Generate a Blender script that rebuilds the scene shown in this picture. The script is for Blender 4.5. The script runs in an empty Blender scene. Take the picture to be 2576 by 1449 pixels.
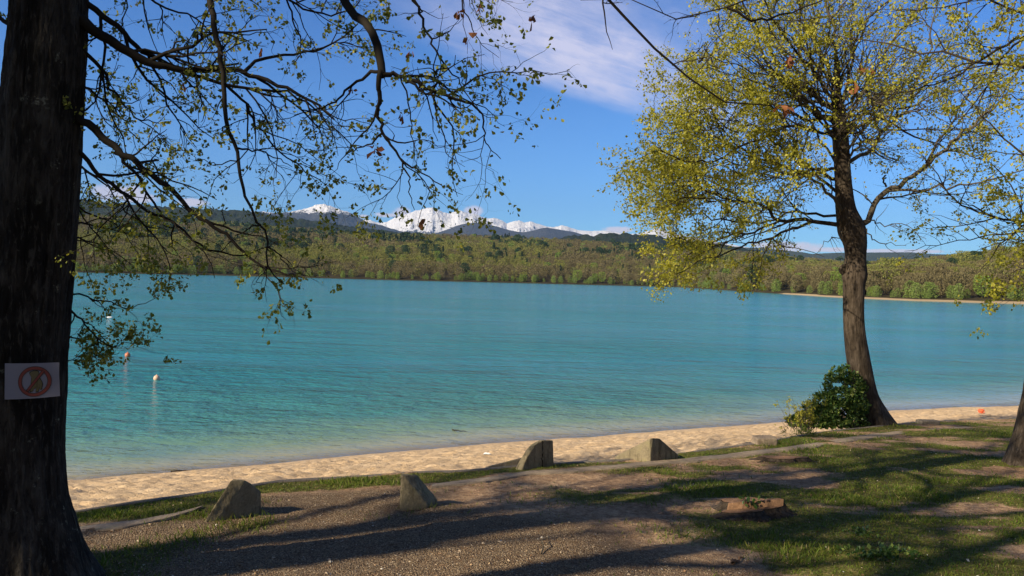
import bpy, bmesh, math, random
import numpy as np
from mathutils import Vector, Matrix
C = bpy.context; D = bpy.data; SC = C.scene; COL = SC.collection
R = math.radians

# ------------------------------------------------------------------ camera
CAMZ = 5.5                      # metres above the lake surface (z = 0)
F = 1983.0                      # focal length for a 2576 px wide picture
PITCH, ROLL = 0.795, 1.55
cam = D.cameras.new('camera'); camo = D.objects.new('camera', cam); COL.objects.link(camo)
cam.sensor_width = 36; cam.lens = 36 * F / 2576; cam.clip_end = 60000; cam.clip_start = 0.05
RM = Matrix.Rotation(R(90 - PITCH), 3, 'X') @ Matrix.Rotation(R(ROLL), 3, 'Z')
camo.matrix_world = Matrix.Translation((0, 0, CAMZ)) @ RM.to_4x4()
SC.camera = camo
RMN = np.array(RM)

# ------------------------------------------------------------------ sun and sky
SUN_EL = 31.0
SHDIR = 54.0                    # shadows run this many degrees right of straight ahead
az = R(SHDIR)
sd = Vector((math.sin(az) * math.cos(R(SUN_EL)), math.cos(az) * math.cos(R(SUN_EL)), -math.sin(R(SUN_EL))))
sun = D.lights.new('sun', 'SUN'); sun.energy = 5.0; sun.angle = R(0.55); sun.color = (1.0, 0.86, 0.64)
suno = D.objects.new('sun', sun); COL.objects.link(suno)
suno.rotation_euler = sd.to_track_quat('-Z', 'Y').to_euler(); suno.location = (-30, -20, 40)
SC.view_settings.view_transform = 'Standard'; SC.view_settings.look = 'None'
SC.view_settings.exposure = 0.43; SC.view_settings.gamma = 1
SC.cycles.use_adaptive_sampling = True
SC.cycles.transparent_max_bounces = 12
SC.cycles.max_bounces = 6

class NT:
    """small helper that writes shader math"""
    def __init__(s, tree): s.t = tree
    def n(s, typ, **kw):
        nd = s.t.nodes.new(typ)
        for k, v in kw.items(): setattr(nd, k, v)
        return nd
    def link(s, a, b): s.t.links.new(a, b)
    def put(s, sock, v):
        if isinstance(v, bpy.types.NodeSocket): s.link(v, sock)
        elif isinstance(v, (int, float)) and sock.type in ('RGBA',): sock.default_value = (v, v, v, 1)
        elif sock.type == 'RGBA' and len(v) == 3: sock.default_value = (*v, 1)
        else: sock.default_value = v
    def m(s, op, a, b=0.0, c=0.0, clamp=False):
        nd = s.n('ShaderNodeMath', operation=op, use_clamp=clamp)
        s.put(nd.inputs[0], a); s.put(nd.inputs[1], b); s.put(nd.inputs[2], c)
        return nd.outputs[0]
    def vm(s, op, a, b=(0, 0, 0)):
        nd = s.n('ShaderNodeVectorMath', operation=op); s.put(nd.inputs[0], a); s.put(nd.inputs[1], b)
        return nd.outputs[0]
    def mix(s, f, a, b, blend='MIX'):
        nd = s.n('ShaderNodeMix', data_type='RGBA', blend_type=blend)
        s.put(nd.inputs[0], f); s.put(nd.inputs[6], a); s.put(nd.inputs[7], b)
        return nd.outputs[2]
    def ss(s, x, a, b, lo=0.0, hi=1.0):
        nd = s.n('ShaderNodeMapRange', interpolation_type='SMOOTHSTEP')
        s.put(nd.inputs[0], x); nd.inputs[1].default_value = a; nd.inputs[2].default_value = b
        nd.inputs[3].default_value = lo; nd.inputs[4].default_value = hi
        return nd.outputs[0]
    def noise(s, vec, scale, detail=4, rough=0.55, dist=0.0):
        nd = s.n('ShaderNodeTexNoise'); s.put(nd.inputs['Vector'], vec)
        nd.inputs['Scale'].default_value = scale; nd.inputs['Detail'].default_value = detail
        nd.inputs['Roughness'].default_value = rough; nd.inputs['Distortion'].default_value = dist
        return nd.outputs[0]
    def voro(s, vec, scale, feat='F1'):
        nd = s.n('ShaderNodeTexVoronoi', feature=feat); s.put(nd.inputs['Vector'], vec)
        nd.inputs['Scale'].default_value = scale
        return nd
    def mapping(s, vec, scale=(1, 1, 1), rot=(0, 0, 0), loc=(0, 0, 0)):
        nd = s.n('ShaderNodeMapping'); s.put(nd.inputs[0], vec)
        nd.inputs[1].default_value = loc; nd.inputs[2].default_value = rot; nd.inputs[3].default_value = scale
        return nd.outputs[0]
    def ramp(s, x, stops, interp='LINEAR'):
        nd = s.n('ShaderNodeValToRGB'); s.put(nd.inputs[0], x); cr = nd.color_ramp; cr.interpolation = interp
        while len(cr.elements) > 1: cr.elements.remove(cr.elements[0])
        cr.elements[0].position = stops[0][0]; cr.elements[0].color = (*stops[0][1], 1)
        for p, c in stops[1:]:
            e = cr.elements.new(p); e.color = (*c, 1)
        return nd.outputs[0]
    def attr(s, name, out=2):
        nd = s.n('ShaderNodeAttribute', attribute_name=name); return nd.outputs[out]
    def bump(s, h, strength=0.5, dist=0.02, normal=None):
        nd = s.n('ShaderNodeBump'); s.put(nd.inputs['Height'], h)
        nd.inputs['Strength'].default_value = strength; nd.inputs['Distance'].default_value = dist
        if normal is not None: s.put(nd.inputs['Normal'], normal)
        return nd.outputs[0]

def make_world():
    w = D.worlds.new('World'); SC.world = w; w.use_nodes = True
    t = NT(w.node_tree); w.node_tree.nodes.clear()
    sky = t.n('ShaderNodeTexSky', sky_type='NISHITA'); sky.sun_disc = False
    sky.sun_elevation = R(SUN_EL); sky.sun_rotation = math.atan2(-sd.x, -sd.y)
    sky.altitude = 600; sky.air_density = 1.0; sky.dust_density = 0.35; sky.ozone_density = 2.2
    tc = t.n('ShaderNodeTexCoord').outputs['Generated']
    sp = t.n('ShaderNodeSeparateXYZ'); t.put(sp.inputs[0], tc)
    x, y, z = sp.outputs
    azm = t.m('ARCTAN2', x, y)
    hyp = t.m('SQRT', t.m('ADD', t.m('MULTIPLY', x, x), t.m('MULTIPLY', y, y)))
    el = t.m('ARCTAN2', z, hyp)
    cb = t.n('ShaderNodeCombineXYZ'); t.put(cb.inputs[0], azm); t.put(cb.inputs[1], el)
    uv = cb.outputs[0]
    # cirrus streak: an axis falling to the right
    ca, sa = math.cos(R(-15.5)), math.sin(R(-15.5))
    u0, v0 = 0.18, 0.192
    du = t.m('SUBTRACT', azm, u0); dv = t.m('SUBTRACT', el, v0)
    s_ = t.m('ADD', t.m('MULTIPLY', du, ca), t.m('MULTIPLY', dv, sa))
    t_ = t.m('SUBTRACT', t.m('MULTIPLY', dv, ca), t.m('MULTIPLY', du, sa))
    cs = t.n('ShaderNodeCombineXYZ'); t.put(cs.inputs[0], s_); t.put(cs.inputs[1], t_)
    wob = t.noise(t.mapping(cs.outputs[0], (5, 12, 1)), 1.0, 4, 0.6)
    tw = t.m('ADD', t_, t.m('MULTIPLY', t.m('SUBTRACT', wob, 0.5), 0.05))
    low = t.ss(tw, -0.004, 0.022)
    up = t.ss(t.m('ADD', tw, t.m('MULTIPLY', s_, 0.36)), 0.040, 0.105, 1.0, 0.0)
    left = t.ss(s_, -0.40, -0.12); right = t.ss(s_, 0.05, 0.16, 1.0, 0.55)
    fib = t.noise(t.mapping(cs.outputs[0], (9, 70, 1), (0, 0, R(-9))), 1.0, 6, 0.65, 0.6)
    fib2 = t.noise(t.mapping(cs.outputs[0], (7, 16, 1), (0, 0, R(6))), 1.0, 5, 0.6)
    den = t.m('MULTIPLY', t.m('MULTIPLY', low, up), t.m('MULTIPLY', left, right))
    tex = t.m('ADD', t.ss(fib, 0.25, 0.8, 0.45, 0.95), t.ss(fib2, 0.35, 0.7, -0.25, 0.25))
    cir = t.m('MULTIPLY', t.m('MULTIPLY', den, tex), 0.92, clamp=True)
    # thin veil above the streak, toward the upper left
    veil = t.m('MULTIPLY', t.m('MULTIPLY', t.ss(tw, 0.01, 0.09), t.ss(tw, 0.12, 0.30, 1.0, 0.0)),
               t.m('MULTIPLY', t.ss(s_, -0.55, -0.25), t.ss(s_, -0.05, 0.10, 1.0, 0.0)))
    veil = t.m('MULTIPLY', veil, t.ss(fib2, 0.3, 0.75, 0.1, 0.45))
    cir = t.m('ADD', cir, veil, clamp=True)
    # small cumulus low on the horizon
    puffs = [(300, 486, 60, 20), (345, 497, 50, 12), (487, 510, 36, 10), (915, 545, 14, 6), (1008, 534, 24, 14),
             (975, 541, 30, 6), (1192, 530, 24, 13), (1560, 578, 40, 8), (1990, 622, 70, 13), (2080, 628, 70, 6), (1935, 618, 40, 10), (2240, 632, 120, 5)]
    tot = None
    n1 = t.noise(uv, 55.0, 6, 0.62); n1 = t.m('MULTIPLY', t.m('SUBTRACT', n1, 0.5), 2.6)
    for (px, py, rx, ry) in puffs:
        v = RMN @ np.array([(px - 1288) / F, -(py - 724.5) / F, -1.0])
        a0 = math.atan2(v[0], v[1]); e0 = math.atan2(v[2], math.hypot(v[0], v[1]))
        qa = t.m('DIVIDE', t.m('SUBTRACT', azm, a0), rx / F); qb = t.m('DIVIDE', t.m('SUBTRACT', el, e0), ry / F)
        q = t.m('ADD', t.m('MULTIPLY', qa, qa), t.m('MULTIPLY', qb, qb))
        g = t.ss(t.m('ADD', q, n1), 0.1, 1.5, 0.85, 0.0)
        tot = g if tot is None else t.m('MAXIMUM', tot, g)
    skyc = t.mix(1.0, sky.outputs[0], (0.88, 1.0, 1.30), 'MULTIPLY')
    grad = t.ss(el, 0.0, 0.42)
    skyc = t.mix(1.0, skyc, t.mix(grad, (0.54, 0.90, 1.06), (0.40, 0.74, 1.00)), 'MULTIPLY')
    skyc = t.mix(t.ss(el, 0.42, 1.0), skyc, t.mix(1.0, skyc, (0.50, 0.52, 0.52), 'MULTIPLY'))  # sky above the view dimmed to weaken the fill light
    # unseen broken cloud added behind the camera to warm the fill light
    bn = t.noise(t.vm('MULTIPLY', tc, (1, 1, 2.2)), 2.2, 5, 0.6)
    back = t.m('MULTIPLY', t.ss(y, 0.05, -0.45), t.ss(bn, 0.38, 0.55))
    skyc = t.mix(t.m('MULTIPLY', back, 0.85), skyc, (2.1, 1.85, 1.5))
    c1 = t.mix(t.m('MULTIPLY', cir, 0.80), skyc, (7.2, 6.9, 8.4))
    c2 = t.mix(tot, c1, (8.6, 7.6, 8.2))
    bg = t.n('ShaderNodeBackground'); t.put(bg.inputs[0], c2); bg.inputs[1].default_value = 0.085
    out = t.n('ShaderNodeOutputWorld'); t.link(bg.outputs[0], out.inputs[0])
make_world()

# ------------------------------------------------------------------ numpy tools
def P(px, py, Y):
    v = RMN @ np.array([(px - 1288) / F, -(py - 724.5) / F, -1.0])
    v = v * (Y / v[1]); return np.array([v[0], v[1], v[2] + CAMZ])
G0, GS = 4.0, 0.082             # the bank plane: z = G0 - GS * y
def G(px, py, z=None, off=0.0):
    """point of the bank plane (or of height z) seen there"""
    v = RMN @ np.array([(px - 1288) / F, -(py - 724.5) / F, -1.0])
    if z is None: k = (G0 + off - CAMZ) / (v[2] + GS * v[1])
    else: k = (z - CAMZ) / v[2]
    v = v * k; return np.array([v[0], v[1], v[2] + CAMZ])
def nrm(a): return a / np.maximum(np.linalg.norm(a, axis=-1, keepdims=True), 1e-9)
def hash3(i, j, k, seed):
    h = (i.astype(np.int64) * 374761393 + j.astype(np.int64) * 668265263 + k.astype(np.int64) * 2147483647 + seed * 1442695041) & 0xffffffff
    h = ((h ^ (h >> 13)) * 1274126177) & 0xffffffff
    h = ((h ^ (h >> 16)) * 2246822519) & 0xffffffff
    return ((h ^ (h >> 15)) & 0xffffff) / float(0xffffff)
def vnoise(x, y, z=0.0, seed=0):
    x, y, z = np.broadcast_arrays(np.asarray(x, float), np.asarray(y, float), np.asarray(z, float))
    i, j, k = np.floor(x), np.floor(y), np.floor(z); fx, fy, fz = x - i, y - j, z - k
    fx = fx * fx * (3 - 2 * fx); fy = fy * fy * (3 - 2 * fy); fz = fz * fz * (3 - 2 * fz); r = 0
    for a in (0, 1):
        for b in (0, 1):
            for c in (0, 1):
                r = r + hash3(i + a, j + b, k + c, seed) * (fx if a else 1 - fx) * (fy if b else 1 - fy) * (fz if c else 1 - fz)
    return r
def fbm(x, y, z=0.0, o=4, seed=0, g=0.5):
    r, a, s = 0, 1.0, 0
    for q in range(o):
        f = 2.03 ** q; r = r + a * vnoise(np.asarray(x) * f, np.asarray(y) * f, np.asarray(z) * f, seed + q * 17); s += a; a *= g
    return r / s
def ridged(x, y, z=0.0, o=5, seed=0, g=0.5):
    r, a, s = 0, 1.0, 0
    for q in range(o):
        f = 2.07 ** q; r = r + a * (1 - np.abs(2 * vnoise(np.asarray(x) * f, np.asarray(y) * f, np.asarray(z) * f, seed + q * 13) - 1)); s += a; a *= g
    return r / s

def mesh(name, V, faces, mat=None, parent=None, attrs=None, smooth=True):
    """V (n,3); faces: list of int arrays (m,k)"""
    faces = [f for f in faces if len(f)]
    me = D.meshes.new(name); V = np.ascontiguousarray(V, dtype=np.float32)
    me.vertices.add(len(V)); me.vertices.foreach_set('co', V.ravel())
    lv = np.concatenate([f.ravel() for f in faces]).astype(np.int32)
    tot = np.concatenate([np.full(len(f), f.shape[1]) for f in faces])
    st = np.concatenate([[0], np.cumsum(tot)[:-1]]).astype(np.int32)
    me.loops.add(len(lv)); me.loops.foreach_set('vertex_index', lv)
    me.polygons.add(len(tot)); me.polygons.foreach_set('loop_start', st)
    me.polygons.foreach_set('use_smooth', np.full(len(tot), bool(smooth)))
    for k, a in (attrs or {}).items():
        at = me.attributes.new(k, 'FLOAT', 'POINT'); at.data.foreach_set('value', np.asarray(a, np.float32).ravel())
    me.update(calc_edges=True)
    if mat: me.materials.append(mat)
    o = D.objects.new(name, me); COL.objects.link(o)
    if parent: o.parent = parent; o.matrix_parent_inverse = Matrix.Translation(-parent.location)
    return o
def tag(o, label=None, cat=None, group=None, kind=None):
    for k, v in (('label', label), ('category', cat), ('group', group), ('kind', kind)):
        if v: o[k] = v
    return o
def thing(name, loc, label, cat, group=None):
    o = D.objects.new(name, None); o.empty_display_size = 0.2; o.location = [float(q) for q in loc]; COL.objects.link(o)
    return tag(o, label, cat, group)
class Acc:
    """gathers pieces that become ONE mesh"""
    def __init__(s): s.V = []; s.F = {}; s.n = 0; s.A = []
    def add(s, V, faces, a=None):
        for f in faces:
            if len(f): s.F.setdefault(f.shape[1], []).append(f + s.n)
        s.V.append(V); s.n += len(V); s.A.append(np.zeros(len(V)) if a is None else a)
    def build(s, name, mat, parent=None, smooth=True):
        return mesh(name, np.concatenate(s.V), [np.concatenate(v) for v in s.F.values()], mat, parent, {'tint': np.concatenate(s.A)}, smooth)
def grid_faces(n, m):
    i = np.arange(n - 1)[:, None] * m + np.arange(m - 1)[None, :]
    return np.stack([i, i + 1, i + m + 1, i + m], -1).reshape(-1, 4)
def tubes(Pn, Rn, S=5):
    """(N,K,3) polylines -> tube verts and quads"""
    N, K = Pn.shape[:2]
    T = nrm(np.gradient(Pn, axis=1))
    ref = np.where(np.abs(nrm(Pn[:, -1] - Pn[:, 0])[:, 2:3]) > 0.8, np.array([[1.0, 0.13, 0]]), np.array([[0.07, 0.11, 1.0]]))[:, None, :]
    u = nrm(np.cross(T, ref)); v = np.cross(T, u)
    a = np.arange(S) * 2 * math.pi / S
    V = Pn[:, :, None, :] + Rn[:, :, None, None] * (u[:, :, None, :] * np.cos(a)[None, None, :, None] + v[:, :, None, :] * np.sin(a)[None, None, :, None])
    b = (np.arange(N)[:, None, None] * K + np.arange(K - 1)[None, :, None]) * S
    s = np.arange(S)[None, None, :]; s2 = (s + 1) % S
    Fq = np.stack([b + s, b + s2, b + S + s2, b + S + s], -1).reshape(-1, 4)
    return V.reshape(-1, 3), Fq
def resample(pts, K, wig=0.0, rng=None):
    """Catmull-Rom through pts (n,c), K points"""
    pts = np.asarray(pts, float); n = len(pts)
    q = np.concatenate([[2 * pts[0] - pts[1]], pts, [2 * pts[-1] - pts[-2]]])
    L = np.concatenate([[0], np.cumsum(np.linalg.norm(np.diff(pts[:, :3], axis=0), axis=1))])
    t = np.interp(np.linspace(0, L[-1], K), L, np.arange(n)); i = np.minimum(t.astype(int), n - 2); f = (t - i)[:, None]
    a, b, c, d = q[i], q[i + 1], q[i + 2], q[i + 3]
    r = 0.5 * (2 * b + (c - a) * f + (2 * a - 5 * b + 4 * c - d) * f ** 2 + (3 * b - a - 3 * c + d) * f ** 3)
    if wig and rng is not None: r[1:-1, :3] += rng.normal(0, wig, (K - 2, 3))
    return r
def grow(rng, Pn, Rn, dens, ln, ang, K, wander, trop=(0, 0, 0), tmin=0.12, rk=0.011, shrink=0.5, rmin=0.0016):
    N, Kp = Pn.shape[:2]
    L = np.linalg.norm(np.diff(Pn, axis=1), axis=2).sum(1)
    n = np.maximum(1, rng.poisson(dens * L)); idx = np.repeat(np.arange(N), n); M = len(idx)
    t = rng.uniform(tmin, 1.0, M); f = t * (Kp - 1); i = np.minimum(f.astype(int), Kp - 2); fr = (f - i)[:, None]
    a, b = Pn[idx, i], Pn[idx, i + 1]; pos = a + (b - a) * fr
    rr = Rn[idx, i] * (1 - fr[:, 0]) + Rn[idx, i + 1] * fr[:, 0]
    tan = nrm(b - a); perp = nrm(np.cross(tan, rng.normal(size=(M, 3))))
    an = np.radians(rng.uniform(ang[0], ang[1], M))[:, None]
    d = nrm(np.cos(an) * tan + np.sin(an) * perp + np.array(trop))
    le = np.minimum(ln * rng.uniform(0.45, 1.25, M) * (1 - shrink * t), 0.8 * L[idx])
    out = np.zeros((M, K, 3)); out[:, 0] = pos
    for k in range(1, K):
        d = nrm(d + rng.normal(0, wander, (M, 3)) + np.array(trop) * 0.35)
        out[:, k] = out[:, k - 1] + d * (le / (K - 1))[:, None]
    r0 = np.minimum(rr * 0.7, rk * le ** 0.9 + rmin)
    Rr = r0[:, None] * np.linspace(1, 0.25, K)[None, :]
    return out, Rr
def leaves(rng, Pn, per, size, droop=0.5, wide=0.36, tmin=0.25, six=False, clump=3, spread=0.015):
    N, K = Pn.shape[:2]
    n = rng.poisson(per, N); idx = np.repeat(np.arange(N), n); M = len(idx)
    if M == 0: return np.zeros((0, 3)), np.zeros((0, 4), int), np.zeros(0)
    f = np.where(rng.random(M) < 0.3, 0.999, rng.uniform(tmin, 1, M)) * (K - 1); i = np.minimum(f.astype(int), K - 2); fr = (f - i)[:, None]
    a, b = Pn[idx, i], Pn[idx, i + 1]; pos = a + (b - a) * fr; tan = nrm(b - a)
    pos = np.repeat(pos, clump, 0); tan = np.repeat(tan, clump, 0); M = len(pos)
    pos = pos + rng.normal(0, spread, (M, 3))
    d = nrm(tan * 0.5 + rng.normal(0, 0.75, (M, 3)) + np.array([0, 0, -droop]))
    s = nrm(np.cross(d, rng.normal(size=(M, 3)))); nn = np.cross(d, s)
    L = (size * rng.uniform(0.5, 1.35, M))[:, None]
    tint = np.repeat(rng.random(len(idx)), clump) * 0.5 + rng.random(M) * 0.5
    if six:
        V = np.stack([pos, pos + d * L * .35 + s * L * wide * .6 + nn * L * .06, pos + d * L * .72 + s * L * wide + nn * L * .1,
                      pos + d * L - nn * L * .08, pos + d * L * .72 - s * L * wide + nn * L * .1, pos + d * L * .35 - s * L * wide * .6 + nn * L * .06], 1)
        b0 = np.arange(M)[:, None] * 6
        Fq = np.concatenate([b0 + np.array([[0, 1, 2, 3]]), b0 + np.array([[0, 3, 4, 5]])])
        return V.reshape(-1, 3), Fq, np.repeat(tint, 6)
    V = np.stack([pos, pos + d * L * .55 + s * L * wide + nn * L * .1, pos + d * L, pos + d * L * .55 - s * L * wide + nn * L * .1], 1)
    return V.reshape(-1, 3), np.arange(M * 4).reshape(-1, 4), np.repeat(tint, 4)

# ------------------------------------------------------------------ materials
def mat(name, fn):
    m = D.materials.new(name); m.use_nodes = True; m.node_tree.nodes.clear(); t = NT(m.node_tree)
    out = t.n('ShaderNodeOutputMaterial'); sh = fn(t); t.link(sh, out.inputs[0]); return m
def pbsdf(t, col, rough=0.8, normal=None, spec=0.3, **kw):
    b = t.n('ShaderNodeBsdfPrincipled'); t.put(b.inputs['Base Color'], col); t.put(b.inputs['Roughness'], rough)
    b.inputs['Specular IOR Level'].default_value = spec
    if normal is not None: t.put(b.inputs['Normal'], normal)
    for k, v in kw.items(): t.put(b.inputs[k.replace('_', ' ')], v)
    return b.outputs[0]
def OC(t): return t.n('ShaderNodeTexCoord').outputs['Object']
def GP(t): return t.n('ShaderNodeNewGeometry').outputs['Position']

def bark(dark, mid, light, sc=1.0, lich=0.0):
    def fn(t):
        g = GP(t); v = t.mapping(g, (16 * sc, 16 * sc, 2.2 * sc))
        a = t.noise(v, 1.0, 6, 0.62, 0.4); b = t.noise(g, 3.0 * sc, 5, 0.6); c = t.noise(g, 45 * sc, 3, 0.6)
        fis = t.attr('tint')
        x = t.m('ADD', t.m('MULTIPLY', a, 0.6), t.m('MULTIPLY', b, 0.4))
        col = t.ramp(x, [(0.28, dark), (0.5, mid), (0.72, light)])
        col = t.mix(t.ss(fis, 0.0, 0.5, 0.75, 0.0), col, tuple(q * 0.3 for q in dark))
        if lich:
            l = t.m('MULTIPLY', t.ss(t.noise(g, 9, 6, 0.7), 0.60, 0.70), t.ss(c, 0.42, 0.6))
            col = t.mix(t.m('MULTIPLY', l, lich), col, (0.30, 0.31, 0.24))
            bl = t.ss(t.noise(t.mapping(g, (5, 5, 1.6)), 1, 3, 0.5), 0.52, 0.6)
            col = t.mix(t.m('MULTIPLY', bl, 0.72), col, tuple(q * 0.35 for q in dark))
        fl = t.noise(t.mapping(g, (42 * sc, 42 * sc, 9 * sc)), 1.0, 4, 0.65, 0.5)
        col = t.mix(t.ss(fl, 0.52, 0.66, 0, 0.55), col, light)
        col = t.mix(t.ss(fl, 0.36, 0.46, 0.6, 0.0), col, tuple(q * 0.4 for q in dark))
        h = t.m('ADD', t.m('ADD', t.m('MULTIPLY', a, 0.7), t.m('MULTIPLY', fl, 1.0)), t.m('MULTIPLY', c, 0.3))
        return pbsdf(t, col, 0.92, t.bump(h, 0.8, 0.03), 0.15)
    return fn
M = {}
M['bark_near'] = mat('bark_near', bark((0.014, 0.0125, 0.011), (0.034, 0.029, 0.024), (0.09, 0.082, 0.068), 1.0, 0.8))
M['bark'] = mat('bark', bark((0.025, 0.018, 0.013), (0.065, 0.050, 0.036), (0.14, 0.11, 0.085), 0.6))
M['twig'] = mat('twig', lambda t: pbsdf(t, t.ramp(t.noise(GP(t), 2.5, 4), [(0.3, (0.022, 0.016, 0.012)), (0.7, (0.06, 0.046, 0.032))]), 0.85, None, 0.2))
M['twig_shaded'] = mat('twig_shaded', lambda t: pbsdf(t, t.ramp(t.noise(GP(t), 2.5, 4), [(0.3, (0.012, 0.010, 0.008)), (0.7, (0.034, 0.028, 0.021))]), 0.85, None, 0.15))  # near oak's twig colour darkened to stand in for shade under its crown
M['twig_grey'] = mat('twig_grey', lambda t: pbsdf(t, t.ramp(t.noise(GP(t), 1.5, 4), [(0.3, (0.045, 0.036, 0.026)), (0.7, (0.13, 0.11, 0.08))]), 0.85, None, 0.2))
def leafmat(stops, tr=0.35, rough=0.5):
    def fn(t):
        c = t.ramp(t.attr('tint'), stops)
        a = pbsdf(t, c, rough, None, 0.3)
        b = t.n('ShaderNodeBsdfTranslucent'); t.put(b.inputs[0], t.mix(1.0, c, (1.25, 1.25, 0.7), 'MULTIPLY'))
        mx = t.n('ShaderNodeMixShader'); mx.inputs[0].default_value = tr; t.link(a, mx.inputs[1]); t.link(b.outputs[0], mx.inputs[2])
        return mx.outputs[0]
    return fn
M['leaf_near'] = mat('leaf_near', leafmat([(0.0, (0.085, 0.115, 0.022)), (0.5, (0.21, 0.24, 0.04)), (1.0, (0.46, 0.41, 0.08))], 0.35))
M['leaf_spring'] = mat('leaf_spring', leafmat([(0.0, (0.20, 0.22, 0.022)), (0.5, (0.38, 0.37, 0.040)), (1.0, (0.56, 0.50, 0.085))], 0.38))
M['leaf_ivy'] = mat('leaf_ivy', leafmat([(0.0, (0.03, 0.07, 0.018)), (0.6, (0.08, 0.15, 0.035)), (1.0, (0.24, 0.30, 0.07))], 0.2, 0.38))
M['leaf_dead'] = mat('leaf_dead', leafmat([(0.0, (0.20, 0.06, 0.03)), (1.0, (0.34, 0.14, 0.06))], 0.3, 0.7))
M['grass'] = mat('grass', leafmat([(0.0, (0.06, 0.10, 0.012)), (0.6, (0.13, 0.19, 0.02)), (0.85, (0.25, 0.24, 0.05)), (1.0, (0.36, 0.30, 0.14))], 0.3, 0.6))
M['forest'] = mat('forest', leafmat([(0.0, (0.021, 0.049, 0.024)), (0.18, (0.041, 0.079, 0.031)), (0.2, (0.121, 0.101, 0.047)), (0.4, (0.198, 0.167, 0.080)), (0.5, (0.185, 0.177, 0.053)),
                                     (0.75, (0.229, 0.239, 0.053)), (0.85, (0.165, 0.274, 0.041)), (1.0, (0.255, 0.295, 0.100))], 0.15, 0.9))

# ------------------------------------------------------------------ the near bank, the beach and the lake
def curve_from(px, z=None, off=0.0):
    a = np.array([G(x, y, z, off) for x, y in px]); return a
EDGE = curve_from([(175, 1292), (350, 1262), (560, 1233), (700, 1212), (860, 1201), (1000, 1192), (1180, 1183), (1300, 1173), (1400, 1165), (1560, 1159),
                   (1720, 1140), (1900, 1116), (2050, 1089), (2230, 1070), (2330, 1061), (2560, 1052)])
SHORE = curve_from([(155, 1219), (400, 1193), (660, 1172), (900, 1146), (1290, 1113), (1530, 1095), (1700, 1083), (1900, 1068), (1980, 1060), (2230, 1033), (2400, 1026), (2576, 1022)], 0.0)
ex = np.concatenate([[-60, -25], EDGE[:, 0], [30, 70]]); ey = np.concatenate([[EDGE[0, 1] - 9, EDGE[0, 1] - 5], EDGE[:, 1], [EDGE[-1, 1] + 12, EDGE[-1, 1] + 22]])
sx = np.concatenate([[-90, -30], SHORE[:, 0], [60, 140]]); sy = np.concatenate([[SHORE[0, 1] - 10, SHORE[0, 1] - 5], SHORE[:, 1], [SHORE[-1, 1] + 22, SHORE[-1, 1] + 50]])
def ye(x): return np.interp(x, ex, ey)
def ys(x):
    w = np.asarray(x, float)
    return np.interp(w, sx, sy) + 0.35 * (fbm(w * 0.35, 3.3, 0, 3, 5) - 0.5) + 0.2 * (fbm(w * 1.6, 1.3, 0, 2, 9) - 0.5)
PATHL = curve_from([(-200, 1390), (185, 1338), (330, 1322), (430, 1302), (520, 1276), (640, 1252), (860, 1238), (1090, 1224), (1210, 1211), (1330, 1192), (1500, 1181), (1700, 1162), (1850, 1147), (2000, 1128), (2130, 1108), (2270, 1088), (2400, 1078), (2560, 1070)])
def ypath(x): return np.interp(x, PATHL[:, 0], PATHL[:, 1])
def bank_z(x, y):
    z = G0 - GS * y + 0.09 * (fbm(x * 0.5, y * 0.5, 0, 3, 21) - 0.5) * np.clip((ye(x) - y) / 1.5, 0, 1)
    z = z + 0.030 * (fbm(x * 3.1, y * 3.1, 0, 3, 31) - 0.5) + 0.022 * (fbm(x * 12, y * 12, 0, 2, 41) - 0.5)
    return z
def beach_z(x, y):
    e, s = ye(x), ys(x); t = (y - e) / np.maximum(s - e, 1)
    top = G0 - GS * e - 0.26
    z = np.where(t < 1, top * (1 - t) ** 1.0, -0.10 * (y - s))
    z = np.maximum(z, -5.0)
    lump = 1.5 * (0.045 * (fbm(x * 2.8, y * 2.8, 0, 3, 51) - 0.5) + 0.085 * (fbm(x * 5.2, y * 5.2, 0, 2, 61) - 0.5)) * np.clip((0.93 - t) / 0.08, 0.06, 1)
    berm = 0.05 * np.exp(-((t - 0.93) / 0.02) ** 2)
    return z + lump + berm
def smst(x, a, b): t = np.clip((x - a) / (b - a), 0, 1); return t * t * (3 - 2 * t)
def grass_mask(x, y):
    n = fbm(x * 0.9, y * 1.6, 0, 4, 71); e = ye(x); p = ypath(x)
    strip = smst(y, p + 0.12, p + 0.4) * (1 - smst(y, e - 0.12, e)) * (1 - 0.75 * smst(x, 0.4, 1.8)) * 1.0
    right = smst(x + (y - 7) * 0.05, 0.2, 2.6) * 0.72 + 0.16 * smst(y, 7.4, 8.4)
    right = right * smst(n, 0.34, 0.57)
    band = np.exp(-((y - 7.9 - 0.28 * (x - 1.0)) / 0.75) ** 2) * smst(x, -0.3, 1.2) * 0.85 * smst(n, 0.30, 0.5)
    lowl = smst(-x, 1.9, 2.4) * 0.5 * smst(n, 0.4, 0.55)
    m = np.maximum.reduce([strip * smst(n, 0.22, 0.45), right, band, lowl])
    for bx, by in ((-2.2, 6.35), (-2.0, 6.2), (-.95, 6.8), (-.75, 6.95), (.1, 9.1), (.3, 9.3), (1.5, 9.95), (1.9, 10.1), (2.05, 6.95), (3.55, 10.3)):
        m = np.maximum(m, np.exp(-((x - bx) ** 2 + (y - by) ** 2) / .05) * .7 * smst(n, .35, .5))
    return np.clip(m, 0, 1)
def gravel_mask(x, y):
    n = fbm(x * 0.8, y * 0.8, 0, 3, 81)
    return (1 - smst(x + (y - 6) * 0.8 + (n - .5) * 2.5, 0.0, 1.8)) * (1 - smst(y, ypath(x) - 0.05, ypath(x) + 0.2) * 0.7)

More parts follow.
